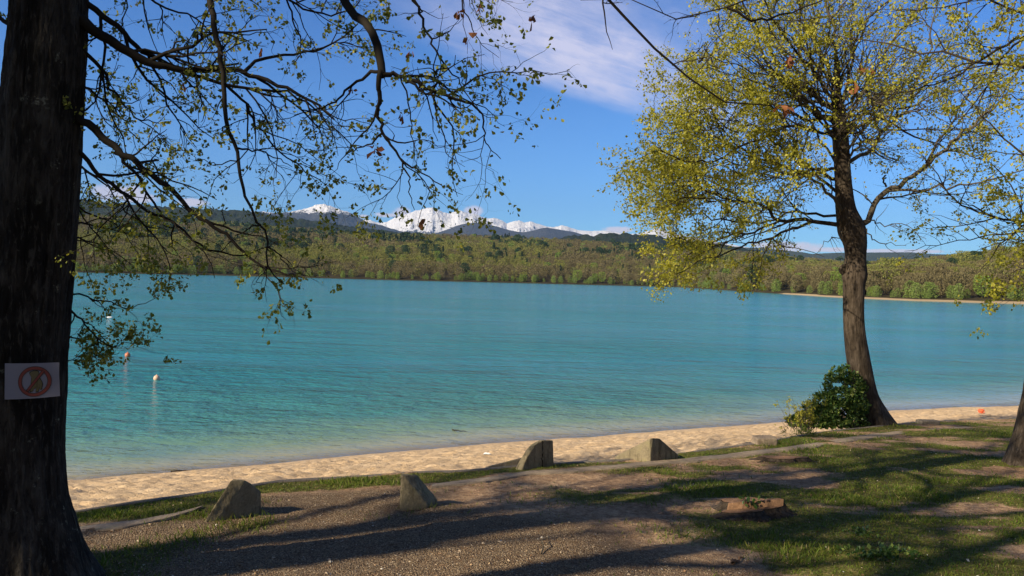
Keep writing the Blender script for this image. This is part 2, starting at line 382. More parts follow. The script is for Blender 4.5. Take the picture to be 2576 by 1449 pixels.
def ground_mat(t):
    g = GP(t); gr = t.attr('grass'); gv = t.attr('gravel')
    n1 = t.noise(g, 1.3, 5, 0.6); n2 = t.noise(g, 14, 5, 0.65); n3 = t.noise(g, 70, 3, 0.6)
    soil = t.ramp(t.m('ADD', t.m('MULTIPLY', n1, 0.5), t.m('MULTIPLY', n2, 0.5)), [(0.3, (0.23, 0.14, 0.08)), (0.5, (0.41, 0.265, 0.16)), (0.7, (0.57, 0.41, 0.26))])
    vo = t.voro(g, 90); peb = t.mix(0.35, vo.outputs['Color'], (0.5, 0.5, 0.5))
    bw = t.n('ShaderNodeRGBToBW'); t.put(bw.inputs[0], vo.outputs['Color'])
    grav = t.ramp(bw.outputs[0], [(0.15, (0.19, 0.12, 0.075)), (0.5, (0.37, 0.265, 0.155)), (0.85, (0.56, 0.43, 0.29))])
    grav = t.mix(t.ss(vo.outputs['Distance'], 0.35, 0.75, 0, 0.75), grav, (0.10, 0.07, 0.05))
    col = t.mix(t.m('MULTIPLY', gv, t.ss(n2, 0.3, 0.5)), soil, grav)
    gcol = t.ramp(n2, [(0.3, (0.065, 0.08, 0.014)), (0.55, (0.12, 0.13, 0.025)), (0.75, (0.22, 0.18, 0.065))])
    col = t.mix(t.m('MULTIPLY', t.ss(t.m('ADD', gr, t.m('MULTIPLY', t.m('SUBTRACT', n3, 0.5), 0.9)), 0.25, 0.6), 0.88), col, gcol)
    col = t.mix(1.0, col, t.ramp(t.m('ADD', t.m('MULTIPLY', n3, 0.55), t.m('MULTIPLY', n2, 0.45)), [(0.36, (0.52, 0.48, 0.44)), (0.5, (0.95, 0.95, 0.95)), (0.64, (1.35, 1.33, 1.28))]), 'MULTIPLY')
    straw = t.ss(t.noise(t.mapping(g, (26, 60, 20), (0, 0, 0.5)), 1, 4, 0.7), 0.62, 0.7)
    col = t.mix(t.m('MULTIPLY', straw, 0.5), col, (0.42, 0.33, 0.19))
    h = t.m('ADD', t.m('MULTIPLY', t.m('SUBTRACT', 1.0, vo.outputs['Distance']), t.m('ADD', t.m('MULTIPLY', gv, 0.8), 0.1)), t.m('ADD', n2, t.m('MULTIPLY', n3, 0.6)))
    return pbsdf(t, col, 0.95, t.bump(h, 1.0, 0.035), 0.08)
def sand_mat(t):
    g = GP(t); wet = t.attr('wet'); n1 = t.noise(g, 0.9, 4); n2 = t.noise(g, 7.5, 5, 0.65); n3 = t.noise(g, 60, 3, 0.7)
    x = t.m('ADD', t.m('MULTIPLY', n1, 0.3), t.m('ADD', t.m('MULTIPLY', n2, 0.45), t.m('MULTIPLY', n3, 0.25)))
    col = t.ramp(x, [(0.32, (0.42, 0.285, 0.16)), (0.5, (0.63, 0.455, 0.275)), (0.68, (0.74, 0.57, 0.37))])
    col = t.mix(t.m('MULTIPLY', t.ss(t.m('ADD', wet, t.m('MULTIPLY', t.m('SUBTRACT', n2, 0.5), 0.5)), 0.35, 0.75), 0.8), col, (0.20, 0.135, 0.085))
    debris = t.m('MULTIPLY', t.ss(t.noise(t.mapping(g, (9, 22, 9)), 1, 4, 0.7), 0.54, 0.62), t.attr('wrack'))
    col = t.mix(debris, col, (0.10, 0.065, 0.045))
    rough = t.ss(wet, 0.4, 0.9, 0.95, 0.45)
    return pbsdf(t, col, rough, t.bump(t.m('ADD', t.m('MULTIPLY', n2, 1.0), t.m('MULTIPLY', n3, 0.25)), 0.8, 0.06), 0.2)
def water_mat(t):
    g = GP(t); off = t.attr('off')
    big = t.noise(t.mapping(g, (0.02, 0.05, 1)), 1, 4, 0.55)
    o2 = t.m('ADD', off, t.m('MULTIPLY', t.m('SUBTRACT', t.noise(g, 0.16, 4, 0.6), 0.5), t.m('MULTIPLY', t.m('MINIMUM', off, 9.0), 0.9)))
    body = t.ramp(t.m('DIVIDE', o2, 60.0), [(0.0, (0.50, 0.38, 0.22)), (0.015, (0.36, 0.33, 0.19)), (0.055, (0.175, 0.270, 0.175)), (0.13, (0.062, 0.228, 0.215)), (0.36, (0.028, 0.218, 0.255)), (1.0, (0.036, 0.245, 0.292))])
    body = t.mix(t.ss(big, 0.35, 0.7, 0, 0.35), body, t.mix(1.0, body, (0.7, 0.86, 1.0), 'MULTIPLY'))
    # wind ripples over slow swell, crests roughly across the view
    h = None
    for sc_, st_, rt_, am_, ds_ in ((0.12, 2.2, -6, 0.42, 0.4), (0.40, 2.0, 8, 0.25, 0.5), (1.1, 1.8, -14, 0.20, 0.5), (3.0, 1.7, 5, 0.095, 0.3), (8.0, 1.5, -10, 0.028, 0.2)):
        q = t.m('MULTIPLY', t.noise(t.mapping(g, (1, st_, 1), (0, 0, R(rt_))), sc_, 2, 0.5, ds_), am_)
        h = q if h is None else t.m('ADD', h, q)
    calm = t.ss(off, 0.0, 10.0, 0.25, 1.0)
    gust = t.ss(t.noise(t.mapping(g, (0.012, 0.045, 1), (0, 0, R(-5))), 1, 4, 0.6), 0.38, 0.62, 0.6, 1.35)
    h = t.m('MULTIPLY', h, t.m('MULTIPLY', calm, gust))
    nb = t.bump(h, 1.0, 1.0)
    ws = pbsdf(t, body, 0.12, nb, 0.4, IOR=1.33)
    tr = t.n('ShaderNodeBsdfTransparent'); tr.inputs[0].default_value = (0.92, 0.95, 0.9, 1)
    gl = t.n('ShaderNodeBsdfGlossy'); gl.inputs['Roughness'].default_value = 0.1; t.put(gl.inputs['Normal'], nb)
    fr = t.n('ShaderNodeFresnel'); fr.inputs[0].default_value = 1.33; t.put(fr.inputs['Normal'], nb)
    m1 = t.n('ShaderNodeMixShader'); t.link(fr.outputs[0], m1.inputs[0]); t.link(tr.outputs[0], m1.inputs[1]); t.link(gl.outputs[0], m1.inputs[2])
    m2 = t.n('ShaderNodeMixShader'); t.put(m2.inputs[0], t.ss(o2, -0.3, 1.6, 0.35, 1.0)); t.link(m1.outputs[0], m2.inputs[1]); t.link(ws, m2.inputs[2])
    return m2.outputs[0]
M['ground'] = mat('ground', ground_mat); M['sand'] = mat('sand', sand_mat); M['water'] = mat('water', water_mat)
def conc(stain=1.0, base=(0.25, 0.21, 0.135)):
    def fn(t):
        g = GP(t); n1 = t.noise(g, 6, 6, 0.65); n2 = t.noise(g, 60, 4, 0.7); st = t.noise(t.mapping(g, (22, 22, 3)), 1, 4, 0.6)
        col = t.ramp(t.m('ADD', t.m('MULTIPLY', n1, 0.6), t.m('MULTIPLY', n2, 0.4)), [(0.3, tuple(q * 0.45 for q in base)), (0.52, base), (0.72, tuple(min(0.5, q * 1.5) for q in base))])
        col = t.mix(t.m('MULTIPLY', t.ss(st, 0.5, 0.65), 0.6 * stain), col, (0.07, 0.06, 0.04))
        col = t.mix(t.m('MULTIPLY', t.ss(n1, 0.55, 0.68), 0.4), col, (0.20, 0.19, 0.07))
        return pbsdf(t, col, 0.93, t.bump(t.m('ADD', n2, t.m('MULTIPLY', n1, 2)), 0.7, 0.012), 0.15)
    return fn
M['concrete'] = mat('concrete', conc()); M['path'] = mat('path', conc(0.5, (0.36, 0.28, 0.20))); M['kerb'] = mat('kerb', conc(0.8, (0.22, 0.19, 0.155)))

def build_ground():
    # bank: grid whose far side follows the beach edge
    xs = np.concatenate([np.linspace(-60, -9, 60)[:-1], np.linspace(-9, 14, 461), np.linspace(14, 70, 60)[1:]])
    vs = np.concatenate([np.linspace(0, 0.45, 40)[:-1], np.linspace(0.45, 1, 380)])
    X, Vv = np.meshgrid(xs, vs, indexing='ij'); e = ye(X); Y = -25 + (e + 0.02 + 25) * Vv
    Z = bank_z(X, Y)
    mesh('ground', np.stack([X, Y, Z], -1).reshape(-1, 3), [grid_faces(len(xs), len(vs))[:, ::-1]], M['ground'], None,
         {'grass': grass_mask(X, Y), 'gravel': gravel_mask(X, Y)})['kind'] = 'structure'
    # beach, running on under the lake
    xs = np.concatenate([np.linspace(-90, -14, 50)[:-1], np.linspace(-14, 28, 620), np.linspace(28, 140, 50)[1:]])
    vs = np.concatenate([np.linspace(0, 1.06, 330)[:-1], np.linspace(1.06, 1.5, 40)[:-1], np.linspace(1.5, 6, 30)])
    X, Vv = np.meshgrid(xs, vs, indexing='ij'); e, s = ye(X), ys(X); Y = e + (s - e) * Vv
    Z = beach_z(X, Y); wet = np.exp(-np.abs(np.minimum(Vv - 1, 0)) / 0.045)
    wr = np.exp(-((Vv - 0.955) / 0.03) ** 2)
    mesh('beach', np.stack([X, Y, Z], -1).reshape(-1, 3), [grid_faces(len(xs), len(vs))[:, ::-1]], M['sand'], None, {'wet': np.where(Vv > 1, np.clip(1 - (Vv - 1) * 250, 0, 1), wet), 'wrack': wr})['kind'] = 'structure'
    # lake surface
    az_ = np.linspace(-1.25, 1.25, 420); ds = np.concatenate([np.geomspace(6, 70, 260)[:-1], np.geomspace(70, 1100, 60)])
    A, Dd = np.meshgrid(az_, ds, indexing='ij'); X = Dd * np.tan(A * 0.98) ; Y = Dd * 1.0
    off = Y - ys(X)
    mesh('lake_water', np.stack([X, Y, np.zeros_like(X)], -1).reshape(-1, 3), [grid_faces(len(az_), len(ds))[:, ::-1]], M['water'], None, {'off': off})['kind'] = 'structure'
    # one sheet under everything, out to the horizon
    q = 30000.0
    mesh('lake_bed', np.array([[-q, -q, -6], [q, -q, -6], [q, q, -6], [-q, q, -6]]), [np.array([[0, 1, 2, 3]])], M['sand'], None, {'wet': np.ones(4), 'wrack': np.zeros(4)})['kind'] = 'structure'
    # footpath: a worn concrete strip that follows the bank
    x = np.linspace(-9, 10.5, 500); yc = ypath(x)
    gapm = (x > P(560, 0, 7)[0]) & (x < P(1075, 0, 7.6)[0])
    for seg, (a, b) in enumerate([(-9, G(500, 1281)[0]), (G(1085, 1226)[0], 9.4)]):
        x = np.linspace(a, b, 320); yc = ypath(x); w = 0.125 + 0.02 * (fbm(x * 3, 0.5, 0, 3, 3) - .5)
        if seg: w = w * np.interp(x, [a, a + .3, b - 2.5, b], [0.75, 1, 1.1, 0.5]) * np.interp(x, [0, 3, 7], [1.0, 1.25, 1.5])
        V = []
        for k, f in enumerate((-1, -0.95, -0.3, 0.3, 0.95, 1)):
            yy = yc + f * w * (1 + 0.9 * (fbm(x * 3, f * 3.0, 0, 4, 8) - .5)); zz = G0 - GS * yy + 0.004 + np.where(abs(f) > 0.97, -0.10, 0.010)
            V.append(np.stack([x, yy, zz], -1))
        V = np.stack(V, 1)
        mesh('path', V.reshape(-1, 3), [grid_faces(len(x), 6)[:, ::-1]], M['path'], None)['kind'] = 'structure'
    # low retaining kerb between bank and sand
    x = np.linspace(-12, 20, 640); e = ye(x); V = []
    for (dy, dz) in ((-0.05, -0.3), (-0.05, 0.0), (-0.04, 0.008), (0.04, 0.006), (0.05, -0.004), (0.05, -0.9)):
        V.append(np.stack([x, e + dy + 0.012 * (fbm(x * 4, dy * 9, 0, 2, 4) - .5), G0 - GS * e + dz + 0.016 * (fbm(x * 2.3, 2, 0, 3, 14) - .5)], -1))
    V = np.stack(V, 1)
    o = mesh('low_wall', V.reshape(-1, 3), [grid_faces(len(x), 6)], M['kerb'])
    tag(o, 'long low grey concrete retaining edge between the grassy bank and the sand', 'low wall')
build_ground()

# ------------------------------------------------------------------ far shore, hills and mountains
def px2dir(px):
    v = RMN @ np.array([(px - 1288) / F, 0, -1.0]); return v[0] / v[1]
def elev(px, py):
    """tangent of the elevation angle over the forward distance, and x/y"""
    v = RMN @ np.array([(px - 1288) / F, -(py - 724.5) / F, -1.0]); return v[0] / v[1], v[2] / v[1]
def profile(pts):
    a = np.array([elev(*p) for p in pts]); o = np.argsort(a[:, 0]); return a[o, 0], a[o, 1]
FS = profile([(-700, 655), (0, 679), (180, 685), (600, 694), (1000, 705), (1300, 712), (1700, 722), (1900, 735), (2100, 748), (2300, 757), (2576, 765), (3300, 800)])
def far_shore(u):
    return -CAMZ / np.interp(u, *FS)
TOPS = profile([(-900, 480), (0, 530), (180, 540), (400, 548), (560, 556), (700, 568), (850, 580), (1000, 588), (1250, 592), (1500, 604), (1700, 618), (1811, 628), (1959, 646), (2048, 652),
                (2108, 657), (2176, 658), (2286, 654), (2375, 643), (2464, 631), (2523, 623), (2576, 618), (3200, 560)])
def ridge_d(u): return np.interp(u, [-0.9, -0.3, 0.2, 0.45, 0.7, 1.2], [1500, 1500, 1450, 1150, 800, 700])
TREE_H = 10.0
def far_z(u, Y):
    s, r = far_shore(u), ridge_d(u)
    zr = CAMZ + np.interp(u, *TOPS) * r - TREE_H
    t = np.clip((Y - s) / (r - s), -0.2, 3)
    base = np.where(t < 0, t * 20, zr * np.clip(t, 0, 1) ** 0.92)
    base = np.where(t > 1, zr - (t - 1) * 60, base)
    x = u * Y
    und = (fbm(x / 170, Y / 170, 0, 3, 91) - 0.5) * 18 * np.clip(t, 0, 0.5) * 2 * np.clip(1.25 - t, 0, 1)
    return base + und * (t > 0) + 0.5 * (t > 0.0)
def farland_mat(t):
    g = GP(t); n = t.noise(g, 0.05, 5, 0.6)
    off = t.m('ADD', t.attr('off'), t.m('MULTIPLY', t.m('SUBTRACT', t.noise(g, 0.08, 3), 0.5), 8.0))
    col = t.ramp(n, [(0.3, (0.035, 0.028, 0.018)), (0.7, (0.07, 0.06, 0.03))])
    sand = t.mix(1.0, (0.42, 0.32, 0.20), (1, 1, 1), 'MULTIPLY')
    col = t.mix(t.m('MULTIPLY', t.ss(off, 1.5, 6, 1, 0), 1.0), col, sand)
    return pbsdf(t, col, 1.0, None, 0.05)
M['farland'] = mat('farland', farland_mat)
def hillmat(cols, scale, snow=None, conifer=0.5):
    def fn(t):
        g = GP(t); n = t.noise(g, scale, 6, 0.65); n2 = t.noise(g, scale * 6, 4, 0.7)
        col = t.ramp(t.m('ADD', t.m('MULTIPLY', n, 0.6), t.m('MULTIPLY', n2, 0.4)), cols)
        nb = t.bump(n2, 1.0, 0.12 / scale)
        if snow:
            sp = t.n('ShaderNodeSeparateXYZ'); t.put(sp.inputs[0], g)
            ge = t.n('ShaderNodeNewGeometry'); sn = t.n('ShaderNodeSeparateXYZ'); t.put(sn.inputs[0], ge.outputs['Normal'])
            k = t.m('ADD', t.m('DIVIDE', t.m('SUBTRACT', sp.outputs[2], snow[0]), snow[1]), t.m('MULTIPLY', t.m('SUBTRACT', t.noise(g, 0.0035, 6, 0.7), 0.5), snow[2]))
            k = t.m('ADD', k, t.m('MULTIPLY', t.m('SUBTRACT', sn.outputs[2], 0.66), snow[3]))
            k = t.m('ADD', k, t.m('MULTIPLY', t.m('SUBTRACT', t.noise(t.mapping(g, (1, 1, 1.6)), 0.012, 5, 0.75), 0.5), snow[4]))
            col = t.mix(t.ss(k, 0.0, 0.5), col, (0.78, 0.79, 0.84))
        return pbsdf(t, col, 0.95, nb, 0.05)
    return fn
HZ = [(0.35, (0.035, 0.05, 0.03)), (0.65, (0.07, 0.08, 0.045))]
M['wooded'] = mat('wooded', hillmat([(0.3, (0.012, 0.024, 0.016)), (0.5, (0.026, 0.038, 0.022)), (0.7, (0.055, 0.052, 0.034))], 0.02))
M['farhill'] = mat('farhill', hillmat([(0.3, (0.03, 0.05, 0.03)), (0.7, (0.08, 0.09, 0.045))], 0.006))

def range_mesh(name, pts, Dm, depth, amp, base_drop, material, seed, feat, nx=700, ny=90, foot=None, fuzz=0.0, jag=0.0):
    """mountain range with a given skyline: ridge at forward distance Dm, flanks fall both ways"""
    u0, e0 = profile(pts); us = np.linspace(u0[0], u0[-1], nx); v = np.linspace(-1, 0.6, ny)
    U, Vv = np.meshgrid(us, v, indexing='ij'); Y = Dm + Vv * depth; X = U * Y
    H = CAMZ + np.interp(U, u0, e0) * Dm
    fall = np.where(Vv < 0, 1 - np.abs(Vv) ** 0.85, 1 - Vv ** 1.2 * 0.9)
    r = ridged(X / feat, Y / feat, 0, 6, seed, 0.52)
    Z = H * fall + (r - 0.72) * amp * np.minimum(1, np.abs(Vv) * 3.5 + 0.10) * np.clip(H / max(H.max(), 1), 0.25, 1)
    if jag: Z = Z + jag * (ridged(X / 260, Y / 260, 0, 4, seed + 5, 0.6) - 0.66) * np.clip(H / H.max(), 0.2, 1)
    if fuzz: Z = Z + fuzz * (vnoise(X / 11, Y / 30, 0, seed) + vnoise(X / 23, Y / 60, 0, seed + 1) - 1)
    Z = np.where(np.abs(Vv) > 0.97, -20, Z)
    o = mesh(name, np.stack([X, Y, Z], -1).reshape(-1, 3), [grid_faces(nx, ny)[:, ::-1]], material)
    o['kind'] = 'structure'; return o
def build_far():
    us = np.linspace(-1.1, 1.1, 420); v = np.concatenate([np.linspace(-0.03, 0.2, 50)[:-1], np.linspace(0.2, 1.4, 60)])
    U, Vv = np.meshgrid(us, v, indexing='ij'); s, r = far_shore(U), ridge_d(U); Y = s + (r - s) * Vv
    Z = far_z(U, Y)
    sandy = np.where(U > 0.28, 1.0, 0.0)
    mesh('far_shore_hills', np.stack([U * Y, Y, Z], -1).reshape(-1, 3), [grid_faces(len(us), len(v))[:, ::-1]], M['farland'], None, {'off': (Y - s) + (1 - smst(U, 0.26, 0.36)) * 40})['kind'] = 'structure'
    M['snow_a'] = mat('snow_a', hillmat([(0.35, (0.035, 0.04, 0.045)), (0.65, (0.07, 0.07, 0.07))], 0.004, (728, 50, 2.5, 2.0, 4.5)))
    M['snow_b'] = mat('snow_b', hillmat([(0.35, (0.04, 0.045, 0.055)), (0.65, (0.08, 0.08, 0.085))], 0.004, (700, 160, 2.0, 6.0, 5.0)))
    M['dark_mtn'] = mat('dark_mtn', hillmat([(0.35, (0.035, 0.036, 0.036)), (0.65, (0.06, 0.058, 0.055))], 0.004, (1050, 160, 2, 3, 2)))
    def c4(l): return [(637 + .4557 * a, 496.4 + .4557 * b) for a, b in l]
    main = c4([(500, 150), (590, 118), (640, 124), (700, 140), (740, 135), (780, 112), (830, 95), (880, 80), (920, 74), (950, 65), (975, 58), (990, 55), (1005, 62), (1020, 62), (1050, 80), (1090, 86), (1130, 70), (1150, 72),
               (1180, 82), (1230, 95), (1260, 110), (1300, 121), (1325, 117), (1350, 120), (1380, 132), (1400, 146), (1440, 130), (1470, 129), (1500, 141), (1530, 134), (1580, 147), (1620, 158), (1660, 166),
               (1700, 152), (1730, 158), (1790, 180), (1850, 182), (1900, 188), (1960, 185), (2000, 188), (2080, 195), (2150, 187), (2230, 168), (2280, 180), (2320, 190), (2400, 210), (2500, 228), (2600, 250), (2800, 290)])
    range_mesh('snowy_mountains', main, 13500, 3800, 760, 0, M['snow_b'], 5, 1100, 2200, 240, jag=50)
    p1 = c4([(-700, 90), (-200, 70), (0, 78), (150, 84), (200, 78), (240, 66), (290, 58), (330, 46), (345, 38), (400, 38), (440, 50), (480, 64), (520, 74), (560, 96), (600, 122), (650, 142), (700, 153), (760, 170), (900, 200)])
    range_mesh('flat_topped_mountain', p1, 9500, 2400, 300, 0, M['snow_a'], 15, 600, 1400, 160, jag=70)
    p2 = c4([(1000, 200), (1070, 178), (1120, 156), (1180, 141), (1230, 139), (1290, 150), (1350, 160), (1400, 174), (1450, 184), (1490, 190), (1530, 184), (1580, 170), (1620, 165), (1680, 175), (1750, 187), (1830, 206), (1950, 235)])
    range_mesh('dark_foothills', p2, 10500, 2200, 200, 0, M['dark_mtn'], 25, 500, 700, 90)
    p3 = [(-1200, 380), (-400, 455), (0, 480), (180, 498), (300, 510), (400, 517), (500, 523), (620, 530), (700, 543), (800, 557), (900, 571), (960, 580), (1080, 590), (1200, 610)]
    range_mesh('wooded_ridge', p3, 3200, 1300, 60, 0, M['wooded'], 35, 260, 1300, 90, fuzz=9)
    p4 = c4([(1600, 240), (1750, 216), (1850, 206), (1950, 200), (2050, 196), (2150, 204), (2250, 216), (2400, 236), (2600, 262), (2800, 290)])
    range_mesh('wooded_hill', p4, 2700, 900, 30, 0, M['wooded'], 45, 200, 700, 60, fuzz=7)
    p5 = [(1700, 630), (1811, 622), (1900, 622), (1989, 631), (2020, 634), (2042, 638), (2108, 635), (2197, 634), (2290, 634), (2345, 638), (2400, 640), (2500, 645), (2800, 640), (3300, 600)]
    range_mesh('distant_plateau', p5, 6500, 2200, 60, 0, M['farhill'], 55, 500, 600, 70)
build_far()

# ------------------------------------------------------------------ forest on the far shore
TR = np.random.default_rng(11)
def crown_pts(rng, n, kind, leaf):
    """small faces filling the volume of a far tree's crown; unit height 1, tint 0..1"""
    if kind == 'pine':
        h = rng.uniform(0.12, 1, n) ** 0.9; rad = 0.24 * (1 - h) ** 0.75 * (0.7 + 0.3 * np.sin(h * 38)) + 0.015
    elif kind == 'round_pine':
        h = rng.uniform(0.35, 1, n); rad = 0.36 * np.sqrt(np.clip(1 - ((h - 0.66) / 0.36) ** 2, 0.02, 1))
    elif kind == 'willow':
        h = rng.uniform(0.0, 1, n); rad = 0.36 * np.sqrt(np.clip(1 - ((h - 0.42) / 0.6) ** 2, 0.02, 1)) * (0.8 + .4 * rng.random(n))
    else:
        h = rng.uniform(0.12, 1, n); rad = 0.38 * np.sqrt(np.clip(1 - ((h - 0.62) / 0.5) ** 2, 0.02, 1))
    a = rng.uniform(0, 2 * math.pi, n)
    rr = rad * np.sqrt(rng.uniform(0.1, 1, n)); lob = 0.75 + 0.45 * fbm(np.cos(a) * 1.6 + 5, np.sin(a) * 1.6 + 5, h * 4, 2, int(rng.integers(999)))
    p = np.stack([rr * lob * np.cos(a), rr * lob * np.sin(a), h], -1)
    keep = vnoise(p[:, 0] * 9 + 3, p[:, 1] * 9, p[:, 2] * 9, int(rng.integers(999))) > 0.28
    p = p[keep]; n = len(p)
    d = rng.normal(size=(n, 3)); d[:, 2] += {'bare': 2.2, 'bud': 1.1, 'willow': 0.9}.get(kind, 0.0); d = nrm(d)
    s = nrm(np.cross(d, rng.normal(size=(n, 3))))
    L = (leaf * rng.uniform(0.5, 1.5, n))[:, None]; w = 0.28 if kind in ('bare', 'bud') else 0.42
    V = np.stack([p - d * L * .5, p + s * L * w, p + d * L * .5, p - s * L * w], 1)
    return V.reshape(-1, 3), np.arange(n * 4).reshape(-1, 4)
KIND = {'pine': (0.02, 0.14), 'round_pine': (0.06, 0.2), 'bare': (0.2, 0.44), 'bud': (0.44, 0.8), 'green': (0.78, 0.92), 'willow': (0.74, 1.0)}
def far_trees():
    # kinds chosen by patches of woodland
    protos = {}
    def proto(kind, k):
        if (kind, k) in protos: return protos[(kind, k)]
        rng = np.random.default_rng(sum(map(ord, kind)) * 7 + k)
        V, Fq = crown_pts(rng, {'bare': 1500, 'bud': 1500}.get(kind, 1100), kind, {'bare': 0.065, 'bud': 0.05, 'pine': 0.05, 'round_pine': 0.055}.get(kind, 0.045))
        lo, hi = KIND[kind]; tn = np.repeat(rng.uniform(lo, hi, len(Fq)) * 0.5 + 0.5 * (lo + (hi - lo) * rng.random()), 4)
        cm = mesh('crown', V, [Fq], M['forest'], None, {'tint': tn}, False)
        a = Acc(); tp = np.array([[[0, 0, -0.06], [0.005, 0, 0.3], [0, 0.01, 0.62], [0.01, 0, 0.85]]]); a.add(*[q if i == 0 else [q] for i, q in enumerate(tubes(tp, np.array([[0.02, 0.015, 0.009, 0.003]]), 5))])
        Bp, Br = grow(rng, tp, np.array([[0.02, 0.015, 0.009, 0.004]]), 16, 0.34, (25, 60), 4, 0.2, (0, 0, 0.35), 0.3, 0.03); Bp[..., 2] = np.minimum(Bp[..., 2], 1.0)
        b = tubes(Bp, Br, 3); a.add(b[0], [b[1]])
        tm = a.build('trunk', M['twig_grey']); protos[(kind, k)] = (cm.data, tm.data)
        D.objects.remove(cm); D.objects.remove(tm)
        return protos[(kind, k)]
    # candidate positions in (u, distance)
    cand = []
    N0 = 26000
    u = TR.uniform(-0.78, 0.80, N0); s, r = far_shore(u), ridge_d(u)
    Y = np.sqrt(TR.uniform(0, 1, N0) * ((r + 60) ** 2 - s ** 2) + s ** 2)
    ok = Y > s + 6 + 9 * smst(u, 0.3, 0.45) + 4 * TR.random(N0); u, Y = u[ok], Y[ok]
    x = u * Y; key = {}; sel = []
    cell = 8.5
    for i in range(len(u)):
        k = (int(x[i] // cell), int(Y[i] // cell))
        if k in key: continue
        key[k] = 1; sel.append(i)
    u, Y, x = u[sel], Y[sel], x[sel]; s, r = far_shore(u), ridge_d(u); t = (Y - s) / (r - s)
    n1 = fbm(x / 120, Y / 160, 0, 3, 131); n2 = fbm(x / 60, Y / 60, 0, 2, 141); rr = TR.random(len(u))
    kind = np.where(rr < smst(n1, 0.38, 0.62) * 0.75 + 0.12, 'bud', 'bare').astype(object)
    kind[(u > 0.28) & (u < 0.8) & (rr < 0.5)] = 'bare'; kind[(t < 0.10) & (rr < 0.72)] = 'bare'
    kind[(u > 0.35) & (rr > 0.45) & (t > 0.25)] = 'bud'
    kind[(rr > 0.965)] = 'green'
    pine_p = 0.02 + 0.55 * smst(n2, 0.57, 0.68) * smst(t, 0.12, 0.4) * (1 - smst(t, 0.9, 1.1)) * (1 - 0.85 * smst(u, 0.2, 0.35))
    pr = TR.random(len(u)) < pine_p
    kind[pr] = np.where(TR.random(pr.sum()) < 0.6, 'round_pine', 'pine')
    kind[(kind == 'pine') & (u > 0.27)] = 'bud'
    h = TR.uniform(6.0, 12.0, len(u)) * np.where(pr, TR.uniform(1.0, 1.6, len(u)), 1.0)
    z = far_z(u, Y)
    order = np.argsort(Y * (1 + 0.0 * h))
    counts = {}
    LAB = {'bare': ('bare_tree', 'bare grey brown leafless tree in the woods across the lake', 'bare trees of the far wood'),
           'bud': ('budding_tree', 'tree with olive green buds in the woods across the lake', 'budding trees of the far wood'),
           'green': ('green_tree', 'fresh green leafy tree among the bare woods across the lake', 'green trees of the far wood'),
           'pine': ('conifer_tree', 'dark pointed conifer rising from the woods across the lake', 'pointed conifers of the far wood'),
           'round_pine': ('pine_tree', 'dark round topped pine standing in the woods across the lake', 'round pines of the far wood'),
           'willow': ('willow_bush', 'low pale green willow bush at the far waterline', 'willow bushes on the far shore')}
    CAP = {'bare': 300, 'bud': 300, 'green': 150, 'pine': 200, 'round_pine': 290, 'willow': 290}
    def individual(kd, xx, yy, zz, hh):
        nm, lb, gp = LAB[kd]; cd, td = proto(kd, int(TR.integers(5)))
        e = thing(nm, (xx, yy, zz), lb, 'bush' if kd == 'willow' else 'tree', gp)
        e.scale = (hh * TR.uniform(0.85, 1.25), hh * TR.uniform(0.85, 1.25), hh); e.rotation_euler = (0, 0, TR.uniform(0, 6.28))
        for n_, d_ in (('crown', cd), ('trunk', td)):
            o = D.objects.new(n_, d_); COL.objects.link(o); o.parent = e
    mass = Acc(); lows = {}
    for i in order:
        kd = kind[i]; c = counts.get(kd, 0)
        if c < CAP[kd]:
            counts[kd] = c + 1; individual(kd, x[i], Y[i], z[i] - 0.2, h[i]); continue
        far = Y[i] > 950
        k = (kd, int(TR.integers(5)), far)
        if k not in lows:
            rng = np.random.default_rng(len(lows) + 77)
            lows[k] = crown_pts(rng, 190 if far else 420, kd, 0.12 if far else 0.08)
        V, Fq = lows[k]; a = TR.uniform(0, 6.28); sc = h[i] * TR.uniform(0.95, 1.3)
        W = np.stack([(V[:, 0] * math.cos(a) - V[:, 1] * math.sin(a)) * sc + x[i], (V[:, 0] * math.sin(a) + V[:, 1] * math.cos(a)) * sc + Y[i], V[:, 2] * h[i] + z[i] - 0.2], -1)
        lo, hi = KIND[kd]; tn = np.repeat(TR.uniform(lo, hi, len(Fq)) * 0.4 + 0.6 * (lo + (hi - lo) * TR.random()), 4)
        mass.add(W, [Fq], tn)
    o = mass.build('far_woods', M['forest'], None, False)
    tag(o, 'mixed olive and brown spring woods covering the hills across the lake', 'woods', None, 'stuff')
    # willows along the waterline
    nW = 290; uw = np.sort(TR.uniform(-0.68, 0.70, nW)); 
    for k, uu in enumerate(uw):
        if uu > 0.33 and TR.random() < 0.65: continue
        yy = float(far_shore(uu)) + TR.uniform(2.5, 11) + (7 if uu > 0.3 else 0); individual('willow', uu * yy, yy, float(far_z(uu, yy)) - 0.3, TR.uniform(3.2, 8.0))
far_trees()

